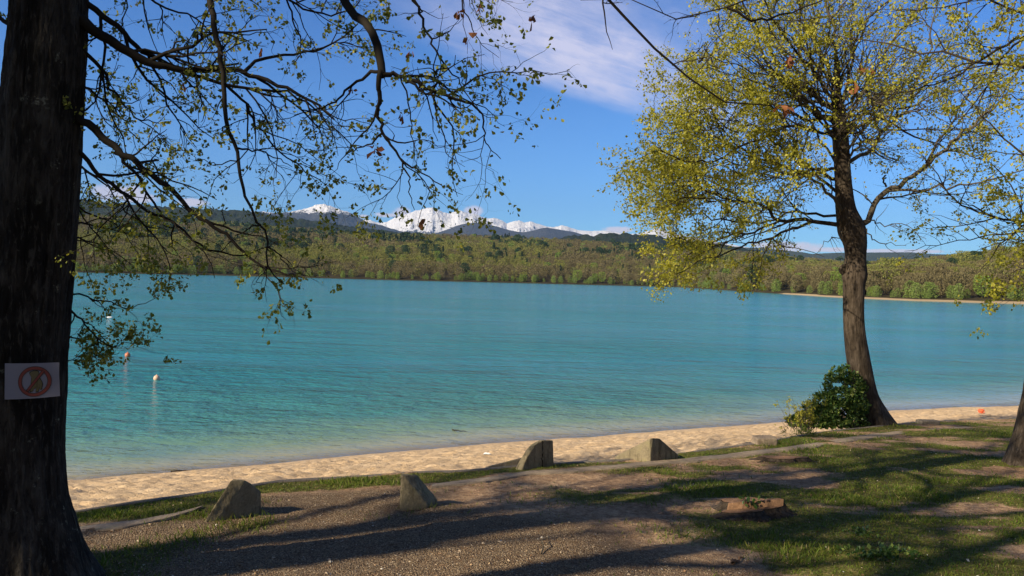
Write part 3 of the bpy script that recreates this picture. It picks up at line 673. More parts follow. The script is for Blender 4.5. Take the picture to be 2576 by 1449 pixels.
# ------------------------------------------------------------------ trees on the bank
def trunk_mesh(pts, K, S, amp, flare=None, seed=1, fr=9.0):
    """pts: rows x,y,z,r -> displaced bark surface; returns V, faces, fissure attribute"""
    q = resample(pts, K); Pn = q[:, :3]; Rr = q[:, 3]
    T = nrm(np.gradient(Pn, axis=0)); u = nrm(np.cross(T, np.array([[0.0, 1.0, 0.05]]))); v = np.cross(T, u)
    a = np.arange(S) * 2 * math.pi / S; L = np.concatenate([[0], np.cumsum(np.linalg.norm(np.diff(Pn, axis=0), axis=1))])
    A, Lg = np.meshgrid(a, L, indexing='xy'); ca, sa = np.cos(A), np.sin(A)
    wz = fbm(ca * 2 + 7, sa * 2 + 7, Lg * 1.7, 3, seed) * 1.1
    rd = ridged(ca * fr * .33 + wz + 11, sa * fr * .33 + wz + 11, Lg * 2.6, 4, seed + 3, 0.6)
    lum = fbm(ca * 1.3 + 4, sa * 1.3 + 4, Lg * 1.1, 3, seed + 9) - 0.5
    rad = Rr[:, None] * (1 + 0.14 * lum) + amp * (rd - 0.6) * 2
    if flare is not None: rad = rad * (1 + flare(A, Lg))
    V = Pn[:, None, :] + rad[..., None] * (u[:, None, :] * ca[..., None] + v[:, None, :] * sa[..., None])
    b = np.arange(K - 1)[:, None] * S; s = np.arange(S)[None, :]; s2 = (s + 1) % S
    Fq = np.stack([b + s, b + S + s, b + S + s2, b + s2], -1).reshape(-1, 4)
    return V.reshape(-1, 3), Fq, np.clip((rd.reshape(-1) - 0.35) / 0.5, 0, 1)
def PL(px, d0, d1, wob=0.0, rng=None, K=None):
    n = len(px); ds = np.linspace(d0, d1, n)
    return resample([P(x, y, d) for (x, y), d in zip(px, ds)], K or max(8, 3 * n), wob, rng)[:, :3]
def add_limb(rng, tree, fol, line, r0, r1, spec, name='branch', S=8, bm='twig', rmin=0.0016):
    """one main limb with all the wood that grows from it as ONE part; leaves go to fol"""
    K = len(line); a = Acc(); Pn = line[None]; Rn = (r0 + (r1 - r0) * np.linspace(0, 1, K) ** 0.8)[None]
    V, Fq = tubes(Pn, Rn, S); a.add(V, [Fq], np.ones(len(V)))
    lv = [(Pn, Rn)]
    for i, (dens, ln, ang, k, wan, trop, ls) in enumerate(spec):
        Pc, Rc = grow(rng, *lv[-1], dens, ln, ang, k, wan, trop, 0.1 if i else 0.12, rmin=rmin)
        lv.append((Pc, Rc)); V, Fq = tubes(Pc, Rc, 5 if i == 0 else (4 if i == 1 else 3)); a.add(V, [Fq], np.ones(len(V)))
        if ls:
            per, size, clump, six, spread, tmin = ls; V, Fq, tn = leaves(rng, Pc, per, size, clump=clump, six=six, spread=spread, tmin=tmin)
            fol.add(V, [Fq], tn)
    return a.build(name, M[bm], tree)

def near_tree():
    rng = np.random.default_rng(4)
    base = P(40, 1500, 4.5); t = thing('oak_tree', (base[0], base[1], base[2]), 'dark furrowed oak at the left carrying a paper notice, branches drooping over the lake', 'tree')
    rows = [(126, -1500, 150), (124, -700, 155), (127, -200, 160), (126, 0, 163), (112, 200, 176), (98, 400, 184), (84, 600, 186), (70, 760, 188), (60, 900, 190), (52, 1050, 194), (48, 1150, 202), (46, 1250, 226), (43, 1330, 270), (40, 1400, 318), (38, 1460, 372), (36, 1560, 480)]
    pts = [(*P(x, y, 4.5), w * 4.5 / F / 2) for x, y, w in rows[::-1]]
    def fl(A, Lg): return 0.16 * np.exp(-Lg / 0.22) * np.sin(A * 5 + 0.6) 
    V, Fq, fi = trunk_mesh(pts, 900, 240, 0.012, fl, 3, 26.0)
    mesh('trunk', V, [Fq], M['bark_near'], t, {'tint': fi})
    fol = Acc()
    SPEC = lambda d1, l1, d2, l2, d3, l3, per, tr=(0, 0, -0.05): [(d1, l1, (25, 65), 9, 0.24, tr, None), (d2, l2, (25, 70), 7, 0.27, tr, (0.9, 0.0245, 4, True, 0.012, 0.3)), (d3, l3, (25, 75), 5, 0.27, tr, (per, 0.0245, 4, True, 0.012, 0.2))]
    full = SPEC(6.4, 0.95, 9.5, 0.36, 9, 0.15, 1.6)
    thin = SPEC(5.4, 0.75, 8.5, 0.30, 8.5, 0.13, 1.15)
    L = [  # (pixels, d0, d1, r0, r1, spec)
        ([(195, -20), (230, 20), (300, 72), (360, 128), (420, 160), (470, 178), (540, 168), (600, 160)], 4.5, 5.0, .022, .006, full),
        ([(190, 40), (280, 105), (350, 145), (425, 170), (500, 178), (575, 172), (615, 180), (700, 215), (780, 250), (840, 300)], 4.5, 4.9, .034, .006, full),
        ([(425, 170), (525, 200), (625, 220), (710, 230), (780, 265), (850, 335), (900, 380)], 4.7, 5.2, .014, .003, full),
        ([(615, 180), (660, 150), (750, 135), (820, 120), (900, 60)], 4.8, 5.3, .012, .004, full),
        ([(190, 115), (250, 165), (280, 225), (310, 260), (350, 300), (400, 310)], 4.5, 5.2, .014, .003, full),
        ([(175, 280), (240, 330), (300, 380), (350, 415), (400, 450), (450, 495), (480, 530), (540, 570), (580, 600), (625, 645), (690, 680), (750, 695), (775, 705)], 4.5, 4.3, .026, .003, thin),
        ([(290, 385), (345, 435), (370, 490), (400, 530), (435, 565), (480, 600), (520, 650), (540, 700)], 4.5, 4.4, .011, .002, thin),
        ([(175, 355), (225, 410), (260, 445), (310, 480), (370, 530), (430, 555), (470, 590), (520, 625), (600, 640), (680, 620)], 4.5, 5.0, .015, .003, thin),
        # limb that leaves the trunk above the picture and hangs straight down
        ([(150, -560), (330, -420), (470, -230), (515, -80), (527, 0), (537, 40), (547, 100), (560, 175), (565, 240), (572, 325), (595, 380), (607, 450), (620, 500), (655, 565), (672, 620), (670, 670), (715, 715)], 4.5, 4.0, .036, .003, None),
        ([(565, 210), (615, 260), (635, 305), (675, 350), (725, 400), (780, 440), (830, 470)], 4.1, 4.4, .009, .002, thin),
        ([(595, 372), (650, 380), (700, 400), (735, 420)], 4.05, 4.2, .006, .002, thin),
        ([(600, 400), (550, 410), (510, 405), (485, 405)], 4.05, 4.1, .004, .0015, [(3, .2, (25, 60), 5, .2, (0, 0, -.1), None)]),
        ([(655, 565), (620, 580), (590, 600), (570, 615)], 4.0, 4.0, .005, .001, thin),
        ([(672, 620), (700, 640), (725, 670), (765, 695)], 4.0, 4.0, .005, .001, thin),
        # second overhead limb
        ([(160, -760), (420, -640), (680, -380), (800, -170), (850, -50), (863, 0), (888, 37), (923, 55), (941, 90), (958, 150), (962, 190)], 4.5, 3.9, .045, .020, None),
        ([(962, 188), (990, 185), (1008, 190), (1058, 215), (1108, 240), (1178, 260), (1205, 275), (1218, 330), (1226, 370), (1260, 400)], 3.9, 4.0, .014, .002, thin),
        ([(958, 180), (950, 220), (953, 260), (961, 335), (983, 370), (1008, 400), (1028, 450), (1033, 480), (1043, 528)], 3.9, 3.9, .014, .0015, thin),
        ([(1008, 400), (1058, 435), (1108, 465), (1165, 490)], 3.9, 3.9, .006, .001, SPEC(5, .35, 7, .2, 8, .1, .9)),
        ([(958, 180), (928, 190), (880, 218), (850, 250), (800, 275), (740, 290)], 3.9, 4.3, .010, .002, thin),
        ([(962, 335), (930, 365), (890, 375), (850, 410), (830, 440)], 3.9, 4.0, .006, .001, thin),
        ([(1008, 195), (1025, 240), (1035, 320), (1040, 400), (1055, 435)], 3.9, 4.1, .005, .001, thin),
        ([(1095, 235), (1098, 290), (1115, 340), (1125, 390), (1170, 420)], 3.95, 4.1, .006, .001, thin),
        ([(1000, -150), (1030, -50), (1043, 0), (1058, 40), (1078, 90), (1108, 150), (1148, 195), (1168, 230), (1200, 270), (1235, 300), (1270, 318)], 4.2, 4.1, .012, .001, thin),
        ([(1110, -160), (1145, -50), (1160, 0), (1178, 50), (1198, 90), (1225, 125), (1255, 145)], 4.2, 4.1, .008, .001, thin),
        ([(640, -150), (700, -30), (760, 20), (820, 40), (870, 30), (930, -20)], 4.3, 4.8, .010, .003, full),
        ([(1100, -200), (1190, -60), (1220, -15), (1255, -2), (1290, 5)], 4.2, 4.2, .008, .001, thin),
        ([(300, -200), (330, -60), (400, 10), (480, 40), (540, 90), (570, 140)], 4.6, 5.2, .012, .003, full),
        ([(690, -120), (720, 0), (740, 60), (760, 120), (740, 160)], 4.5, 5.2, .008, .003, full),
        # low leafy sprays beside the trunk
        ([(140, 770), (200, 800), (240, 845), (290, 870), (350, 858)], 4.6, 4.9, .008, .0015, SPEC(10, .34, 11, .2, 11, .1, 2.6)),
        ([(140, 730), (200, 740), (270, 760), (330, 775), (400, 745)], 4.7, 5.1, .007, .0015, SPEC(10, .36, 11, .2, 11, .1, 2.6)),
        ([(140, 900), (200, 910), (250, 895), (300, 888)], 4.6, 4.8, .004, .0015, SPEC(7, .24, 8, .15, 8, .07, 1.0)),
        ([(150, 610), (200, 600), (270, 625), (330, 690)], 4.7, 5.3, .008, .0015, SPEC(9, .42, 10, .22, 10, .1, 2.0)),
        ([(140, 820), (190, 850), (250, 850), (320, 830)], 4.7, 5.1, .006, .0015, SPEC(10, .3, 11, .2, 11, .1, 2.4)), ([(160, 560), (240, 570), (330, 590), (420, 600)], 4.8, 5.6, .008, .0015, SPEC(8, .42, 9, .22, 9, .1, 1.6)),
        ([(160, 500), (230, 540), (300, 570), (350, 640)], 4.7, 5.4, .008, .0015, full),
        ([(180, 200), (230, 230), (290, 280), (350, 350), (400, 400)], 4.7, 5.6, .010, .0015, full),
        ([(170, 400), (230, 440), (300, 480), (380, 500)], 4.7, 5.6, .010, .0015, full),
        # left of the trunk
        ([(60, 120), (20, 60), (-40, 10), (-120, -60)], 4.7, 5.0, .02, .004, full), ([(30, 330), (-20, 250), (-90, 200)], 4.7, 5.0, .03, .004, full),
    ]
    # crown above the picture and to the left: it throws the dappled shade
    for k in range(16):
        z = rng.uniform(8.2, 13.0); a = rng.uniform(0, 2 * math.pi); ln = rng.uniform(2.0, 4.2)
        c = np.array([base[0] + 0.12, base[1], z]); dr = np.array([math.cos(a), math.sin(a), 0.35])
        L.append((np.stack([c + dr * ln * q + rng.normal(0, .08, 3) for q in np.linspace(0, 1, 6)]), 0, 0, .035, .006, 'up'))
    up = [(2.2, 1.2, (25, 65), 6, .16, (0, 0, 0), None), (3.5, .5, (25, 70), 5, .2, (0, 0, 0), (2.5, .06, 3, False, .03, .3))]
    for px, d0, d1, r0, r1, sp in L:
        line = resample(px, 12) if isinstance(sp, str) else PL(px, d0, d1, 0.006, rng)
        if isinstance(sp, str): sp = up
        add_limb(rng, t, fol, line, r0, r1, sp or [(2.0, .35, (30, 65), 6, .2, (0, 0, -.1), None), (4, .16, (30, 60), 4, .2, (0, 0, 0), (.6, .026, 4, True, .012, .4))], rmin=.0024, bm='twig_shaded')
    fol.build('foliage', M['leaf_near'], t)
    dead = Acc()
    for (x, y, d) in [(1152, 28, 4.1), (1175, 92, 4.1), (1337, 35, 4.1), (1033, 125, 4.2), (1010, 285, 4.2), (1058, 545, 3.9), (655, 118, 4.7), (885, 220, 4.1), (943, 372, 4.1), (1046, 480, 3.9), (460, 210, 4.6), (1206, 12, 4.1)]:
        p = P(x, y, d); pp = np.repeat(np.array([[p, p + [0.004, 0, -0.012]]]), 1, 0); V, Fq, tn = leaves(rng, pp, 1.0 + 2, .05, .9, .3, 0.0, True, 1, .008); dead.add(V, [Fq], tn)
    dead.build('dead_leaves', M['leaf_dead'], t)
near_tree()

def thin_out(fol, keepfn, rng):
    """drop leaves (quads of 4 own vertices) by a position-dependent chance"""
    V = np.concatenate(fol.V); A_ = np.concatenate(fol.A); Q = V.reshape(-1, 4, 3); k = rng.random(len(Q)) < keepfn(Q[:, 0]); Q = Q[k]
    fol.V = [Q.reshape(-1, 3)]; fol.A = [A_.reshape(-1, 4)[k].ravel()]; fol.n = len(Q) * 4; fol.F = {4: [np.arange(fol.n).reshape(-1, 4)]}
def lake_tree():
    rng = np.random.default_rng(8); DD = 17.0; k = DD / F / 2
    base = G(2198, 1066); DD = base[1]; k = DD / F / 2
    t = thing('oak_tree', base, 'spreading oak with yellow green spring leaves beside the sand, ivy round its foot', 'tree')
    rows = [(2100, 110, 4), (2103, 180, 10), (2106, 230, 17), (2110, 280, 30), (2115, 350, 38), (2121, 450, 40), (2128, 525, 48), (2142, 575, 66), (2151, 610, 56), (2152, 650, 50), (2150, 690, 60), (2148, 720, 52), (2147, 790, 49), (2152, 860, 52), (2165, 940, 58), (2178, 1000, 63), (2190, 1040, 78), (2198, 1072, 104), (2200, 1092, 135)]
    pts = [(*P(x, y, DD), w * k) for x, y, w in rows[::-1]]
    def fl(A, Lg): return 0.15 * np.exp(-Lg / 0.3) * np.sin(A * 5)
    V, Fq, fi = trunk_mesh(pts, 420, 72, 0.006, fl, 5, 14.0)
    mesh('trunk', V, [Fq], M['bark'], t, {'tint': fi})
    # healed knots and a sawn stub
    for (x, y, r, mt) in [(2124, 678, .10, 'bark'), (2170, 690, .10, 'bark'), (2170, 640, .05, 'bark'), (2130, 603, .07, 'bark'), (2172, 735, .06, 'bark')]:
        bm = bmesh.new(); bmesh.ops.create_icosphere(bm, subdivisions=3, radius=r); p = P(x, y, DD + 0.02)
        for v in bm.verts:
            f = 0.75 + 0.5 * float(fbm(v.co.x * 14 + x, v.co.y * 14, v.co.z * 14, 3, 2)); v.co = v.co * f; v.co.z *= 1.25; v.co += Vector(p)
        me = D.meshes.new('knot'); bm.to_mesh(me); bm.free(); me.materials.append(M[mt]); 
        for pl in me.polygons: pl.use_smooth = True
        o = D.objects.new('knot', me); COL.objects.link(o); o.parent = t; o.matrix_parent_inverse = Matrix.Translation(-t.location)
    fol = Acc()
    def SP(per, s=1.0, up=0.05): return [(3.4 * s, 1.7, (25, 60), 8, 0.15, (0, 0, up), None), (4.2 * s, .85, (25, 65), 6, .18, (0, 0, up), (1.8 * per, .054, 4, False, .05, .3)), (6.0, .38, (25, 70), 4, .2, (0, 0, 0.02), (per, .054, 6, False, .055, .15))]
    A, B_, S_, B2 = SP(2.4), SP(1.5), SP(1.2, .8), SP(1.9, .5)
    L = [
        ([(2142, 575), (2187, 550), (2210, 505), (2237, 480), (2282, 455), (2337, 410), (2367, 385), (2412, 345), (2467, 300), (2530, 240)], 0, -0.6, 14, 3, S_),
        ([(2237, 480), (2317, 472), (2417, 465), (2517, 445), (2600, 425)], -0.2, -1.5, 6, 2, S_),
        ([(2130, 412), (2182, 378), (2212, 345), (2247, 300), (2297, 250), (2345, 195), (2400, 130)], 0, 1.0, 9, 2, S_),
        ([(2125, 400), (2157, 370), (2200, 352)], 0, -0.8, 6, 3, S_), ([(2120, 345), (2157, 320), (2200, 298), (2260, 290), (2330, 268)], 0, -1.8, 7, 2, S_),
        ([(2107, 250), (2112, 200), (2102, 125), (2087, 50), (2082, -40), (2085, -120)], 0, .2, 9, 3, B_), ([(2113, 255), (2142, 175), (2157, 100), (2177, 50), (2232, 0), (2290, -60)], 0, .8, 7, 3, S_),
        ([(2107, 280), (2042, 235), (2022, 165), (2012, 50), (2005, -60)], 0, -.8, 7, 3, B_), ([(2110, 290), (2170, 240), (2220, 150), (2270, 75), (2330, 0)], 0, -.8, 6, 2, S_),
        ([(2100, 296), (2037, 280), (1987, 230), (1932, 155), (1900, 90), (1870, 20), (1850, -60)], 0, .6, 9, 2, A), ([(2100, 300), (2030, 300), (1950, 265), (1860, 235), (1790, 190), (1730, 150)], 0, 1.4, 8, 2, A),
        ([(2112, 425), (2057, 425), (2017, 415), (1967, 380), (1937, 345), (1880, 310), (1800, 300)], 0, -1.2, 7, 2, A), ([(2112, 452), (2067, 440), (1997, 430), (1932, 405), (1817, 355), (1740, 325), (1660, 305)], 0, .5, 8, 2, A),
        ([(2115, 490), (2062, 440), (2027, 415), (1987, 350), (1960, 290), (1900, 240)], 0, 1.2, 7, 2, A), ([(2118, 530), (2080, 480), (2050, 450), (1990, 440), (1930, 445)], -.1, -1.6, 8, 2, B_),
        ([(2125, 570), (2047, 555), (1967, 555), (1917, 520), (1832, 500), (1767, 475), (1720, 450), (1670, 440)], 0, -.4, 10, 2, A), ([(2047, 557), (1967, 585), (1890, 612), (1817, 640), (1750, 660), (1700, 690)], -.2, -1.2, 6, 1.5, A),
        ([(2120, 545), (2040, 540), (1980, 540), (1900, 560), (1800, 550), (1720, 530), (1660, 530)], 0, 1.0, 6, 2, A), ([(1960, 556), (1900, 580), (1820, 600), (1760, 620), (1720, 600), (1690, 590)], 0, .5, 5, 2, A),
        ([(1830, 610), (1800, 650), (1780, 690), (1775, 690)], -.9, -1.2, 3, 1, A), ([(1760, 610), (1730, 650), (1715, 690), (1725, 680)], 0.2, 0, 3, 1, A), ([(1740, 500), (1700, 515), (1660, 510), (1625, 515)], 0, -0.4, 3, 1, B_),
        ([(2110, 330), (2060, 330), (1990, 320), (1900, 350), (1800, 400), (1720, 400), (1640, 380)], 0, -1.8, 7, 2, A), ([(2108, 280), (2050, 180), (1980, 100), (1930, 20), (1900, -60)], 0, -1.8, 7, 2, A),
        ([(2108, 270), (2080, 200), (2050, 100), (2040, 0), (2030, -80)], 0, 1.8, 6, 2, B_), ([(2112, 300), (2200, 290), (2290, 340), (2400, 380), (2480, 400)], 0, 1.4, 6, 2, S_),
        ([(2180, 555), (2230, 567), (2270, 565), (2300, 590), (2330, 600)], -.2, -.4, 3, .8, [(3, .5, (25, 60), 6, .2, (0, 0, -.05), None), (4, .25, (30, 60), 4, .2, (0, 0, 0), None)]),
        ([(2180, 575), (2192, 600), (2230, 612), (2280, 618)], -.2, -.4, 3, .8, [(3, .5, (25, 60), 6, .2, (0, 0, -.05), None), (4, .25, (30, 60), 4, .2, (0, 0, 0), None)]),
        ([(2125, 585), (2090, 600), (2070, 620), (2050, 640)], -.2, -.4, 2.5, .6, [(3, .5, (25, 60), 6, .2, (0, 0, -.05), None), (4, .25, (30, 60), 4, .2, (0, 0, 0), None)]),
        ([(1860, 60), (1800, 120), (1760, 180), (1700, 230)], 0.6, 1.2, 5, 1.5, A), ([(1900, 240), (1820, 250), (1740, 240), (1670, 250)], 0, .4, 5, 1.5, A), ([(1960, 160), (1900, 60), (1860, 0), (1830, -60)], -.5, -.8, 5, 1.5, A),
        ([(2330, 410), (2400, 300), (2460, 200), (2500, 120)], -.2, .5, 5, 1.5, S_), ([(2290, 250), (2330, 150), (2350, 50), (2360, -40)], .5, .5, 5, 1.5, S_),
        ([(2240, 300), (2330, 250), (2420, 200), (2500, 180)], 0, .8, 4, 1.5, S_), ([(2230, 470), (2226, 455), (2229, 440)], 0, 0, 4, 3, [(1, .1, (30, 60), 4, .1, (0, 0, 0), None)]),
    ]
    for q in range(30):      # the many thin risers that fan out of the upper trunk
        x0, y0 = 2108 + rng.uniform(-6, 6), rng.uniform(235, 420); th = R(rng.uniform(-78, 62)); ln = rng.uniform(230, 470) * (0.72 if th > 0 else 1)
        px = [(x0 + math.sin(th) * ln * f + 40 * math.sin(f * 3 + q) * f, y0 - math.cos(th) * ln * f * (1 - .12 * f)) for f in (0, .2, .4, .6, .8, 1)]
        L.append((px, 0, rng.uniform(-2.6, 2.6), rng.uniform(4.5, 7), 1.3, B2 if th < .2 else S_))
    for q in range(16):
        x0, y0 = rng.uniform(1730, 1880), rng.uniform(150, 560); x1 = rng.uniform(1630, 1700) + max(0, 330 - y0) * .7; y1 = y0 + rng.uniform(-50, 40); o_ = rng.uniform(-1.6, 1.6)
        L.append(([(x0, y0), (x0 * .6 + x1 * .4, y0 * .6 + y1 * .4 - 14), (x1, y1)], o_, o_ + rng.uniform(-.4, .4), 3, 1.2, A))
    L = [([(max(x, 1745 + (200 - y) * .3) if y < 270 else x, y) for x, y in px], *r_) for px, *r_ in L]
    for px, o0, o1, w0, w1, sp in L:
        add_limb(rng, t, fol, PL(px, DD + o0, DD + o1, 0.03, rng), w0 * k * 1.25, w1 * k * 1.2, sp, bm='twig_grey' if sp is not A else 'twig', rmin=.0038)
    cx = P(2112, 300, DD)
    def keep(q):
        dx, dy, dz = q[:, 0] - cx[0], q[:, 1] - cx[1], q[:, 2] - cx[2]; r_ = np.sqrt(dx ** 2 + dy ** 2 + (dz * .6) ** 2); c_ = fbm(q[:, 0] * 1.3, q[:, 1] * 1.3, q[:, 2] * 1.6, 2, 77)
        return (0.22 + 0.78 * smst(r_, 0.8, 3.0)) * np.where(dx > 0.2, 1.1, 0.95) * (0.4 + 1.1 * smst(c_, .33, .55)) * np.where((dx < -1.5) & (dz < 0), 1.1, .9)
    thin_out(fol, keep, rng)
    fol.build('foliage', M['leaf_spring'], t)
    dead = Acc()
    for (x, y) in [(2145, 205), (2165, 155), (2185, 165), (1985, 135), (1965, 262)]:
        p = P(x, y, DD - 2.0); V, Fq, tn = leaves(rng, np.array([[p, p + [0.02, 0, -0.05]]]), 4.0, .19, .9, .3, 0.0, True, 1, .02); dead.add(V, [Fq], tn)
    dead.build('dead_leaves', M['leaf_dead'], t)
    return DD
TREE_D = lake_tree()

def right_tree():
    rng = np.random.default_rng(18); b = G(2608, 1168); DD = b[1]; k = DD / F / 2
    t = thing('oak_tree', b, 'oak cut off by the right edge, showing its flared trunk side and branches', 'tree')
    rows = [(2690, -900, 60), (2680, -300, 76), (2668, 300, 84), (2650, 700, 88), (2632, 950, 92), (2618, 1050, 100), (2610, 1120, 118), (2607, 1165, 142), (2606, 1200, 180)]
    pts = [(*P(x, y, DD), w * k) for x, y, w in rows[::-1]]
    V, Fq, fi = trunk_mesh(pts, 360, 80, 0.007, lambda A, Lg: 0.1 * np.exp(-Lg / 0.3) * np.sin(A * 4), 6, 15.0)
    mesh('trunk', V, [Fq], M['bark'], t, {'tint': fi})
    fol = Acc()
    sp = [(3.2, 1.1, (25, 60), 7, .16, (0, 0, -.02), None), (5, .45, (25, 65), 5, .18, (0, 0, 0), None), (6, .2, (25, 70), 4, .2, (0, 0, 0), (1.1, .042, 5, False, .03, .3))]
    dn = [(3.6, 1.1, (25, 60), 7, .16, (0, 0, -.02), None), (6, .5, (25, 65), 5, .18, (0, 0, 0), None), (7, .22, (25, 70), 4, .2, (0, 0, 0), (3.2, .045, 5, False, .035, .3))]
    L = [([(2655, 585), (2576, 562), (2500, 545), (2417, 515), (2370, 460), (2337, 410), (2300, 380)], 0, .5, 9, 1.5, sp),
         ([(2670, 40), (2576, 90), (2497, 130), (2417, 185), (2342, 215), (2262, 235), (2190, 240)], 0, -.6, 9, 1.5, sp), ([(2665, 0), (2576, 92), (2517, 155), (2497, 200), (2442, 270), (2367, 360), (2335, 400)], 0, -.2, 8, 1.2, sp),
         ([(2665, 470), (2576, 390), (2517, 340), (2452, 270), (2417, 230), (2380, 160)], 0, .8, 7, 1.2, sp), ([(2655, 575), (2576, 582), (2467, 595), (2367, 615), (2275, 632)], 0, -.5, 5, 1, sp), ([(2655, 640), (2576, 606), (2480, 600), (2420, 560), (2340, 540)], 0, .3, 5, 1, sp),
         ([(2665, 300), (2600, 260), (2540, 240), (2470, 250), (2400, 300)], 0, 1.0, 5, 1, sp), ([(2670, -60), (2560, -40), (2450, 0), (2350, 20), (2240, 30)], 0, -.4, 8, 1.2, dn),
         ([(2680, -150), (2600, -60), (2540, 20), (2500, 80)], 0, -.5, 7, 1.2, dn), ([(2655, 660), (2600, 670), (2560, 680), (2530, 700)], 0, -1.4, 3, 1, dn), ([(2665, 420), (2620, 450), (2580, 500), (2550, 560)], 0, -.6, 4, 1, dn),
         ([(2670, 200), (2610, 160), (2560, 180), (2520, 260)], 0, -1, 4, 1, dn)]
    for px, o0, o1, w0, w1, s_ in L: add_limb(rng, t, fol, PL(px, DD + o0, DD + o1, 0.012, rng), w0 * k, w1 * k, s_, rmin=.003)
    for q in range(10):
        z = rng.uniform(7.5, 11.5); a = rng.uniform(0, 2 * math.pi); ln = rng.uniform(1.8, 3.4); c = np.array([b[0] + 0.45, b[1], z]); dr = np.array([math.cos(a), math.sin(a), .35])
        add_limb(rng, t, fol, resample([c + dr * ln * f for f in np.linspace(0, 1, 5)], 9, .03, rng), .03, .006, [(2.4, 1.2, (25, 65), 6, .16, (0, 0, 0), None), (4, .5, (25, 70), 5, .2, (0, 0, 0), (1.6, .06, 3, False, .03, .3))])
    fol.build('foliage', M['leaf_spring'], t)
right_tree()

def generic_tree(name, x, y, h, r, label, seed, limbs, spec, lean=(0, 0), extra=(), leafm='leaf_near', zmin=0.4, bm='twig'):
    rng = np.random.default_rng(seed); z0 = G0 - GS * y; t = thing(name, (x, y, z0), label, 'tree')
    zz = np.linspace(-0.15, h, 8); pts = [(x + lean[0] * q / h + 0.08 * math.sin(q), y + lean[1] * q / h, z0 + q, r * (1 - 0.8 * q / h) * (1 + 0.7 * math.exp(-max(q, 0) / 0.3))) for q in zz]
    V, Fq, fi = trunk_mesh(pts, 200, 48, 0.007, None, seed, 14.0); mesh('trunk', V, [Fq], M['bark'], t, {'tint': fi}); fol = Acc()
    pts = np.array(pts)
    for q in range(limbs):
        f = rng.uniform(zmin, 0.98); a = rng.uniform(0, 2 * math.pi); ln = rng.uniform(0.22, 0.42) * h * (1.25 - f)
        c = np.array([np.interp(z0 + f * h, pts[:, 2], pts[:, i]) for i in range(3)]); dr = np.array([math.cos(a), math.sin(a), rng.uniform(.2, .9)])
        add_limb(rng, t, fol, resample([c + dr * ln * g + [0, 0, 0] for g in np.linspace(0, 1, 5)], 9, .03, rng), r * .3, r * .06, spec)
    for line, r0, r1, s_ in extra: add_limb(rng, t, fol, line, r0, r1, s_, bm=bm, rmin=.0024)
    if fol.V: fol.build('foliage', M[leafm], t)
shade = [(1.6, 1.5, (25, 65), 6, .16, (0, 0, 0), None), (3.0, .6, (25, 70), 5, .2, (0, 0, 0), (2.2, .075, 3, False, .04, .3))]
dense = [(2.6, 1.6, (25, 65), 6, .16, (0, 0, 0), (4, .13, 4, False, .10, .2)), (3.2, .6, (25, 70), 5, .2, (0, 0, 0), (4.0, .12, 4, False, .07, .2))]
generic_tree('oak_tree', -7.3, -0.4, 12, .26, 'oak standing left of the camera, its trunk shadow crossing the grass', 31, 12, shade)
generic_tree('oak_tree', -5.45, 2.55, 13, .21, 'broad trunked oak added unseen beyond the left edge to shade the notice', 32, 14, shade, zmin=.6)  # unseen tree added sunward of the left trunk to keep it in shade
streak = [(1.4, 1.6, (20, 50), 6, .14, (0, 0, .1), None), (1.8, .7, (25, 60), 5, .2, (0, 0, 0), (1.0, .07, 4, False, .05, .3))]
for q_, (x_, y_, r_, lb_) in enumerate([(-11.5, -2.0, .16, 'slender'), (-9.6, -3.6, .13, 'thin'), (-13.5, .8, .18, 'tall grey'), (-12.0, 3.2, .15, 'straight'), (-15.5, -4.2, .2, 'stout'), (-10.6, 4.6, .12, 'young')]):
    generic_tree('oak_tree', x_, y_, 16.5, r_ * 1.6, lb_ + ' half bare oak standing up the bank beyond the left edge', 70 + q_, 20, streak, zmin=.3)
for q_, (x_, y_, h_, lb_) in enumerate([(5.5, -6.5, 12, 'unseen leafy oak added behind the camera on the right, blocking sky light'), (-0.5, -9.5, 13, 'unseen leafy oak added straight behind the camera, blocking sky light'), (11.5, -3.0, 11, 'unseen leafy oak added far to the right behind the camera, blocking sky light'), (-6.5, -8.5, 13, 'unseen leafy oak added behind the camera on the left, blocking sky light')]):
    generic_tree('oak_tree', x_, y_, h_, .25, lb_, 50 + q_, 26, dense, zmin=.2)  # out-of-view crowns added to cut sky light from behind
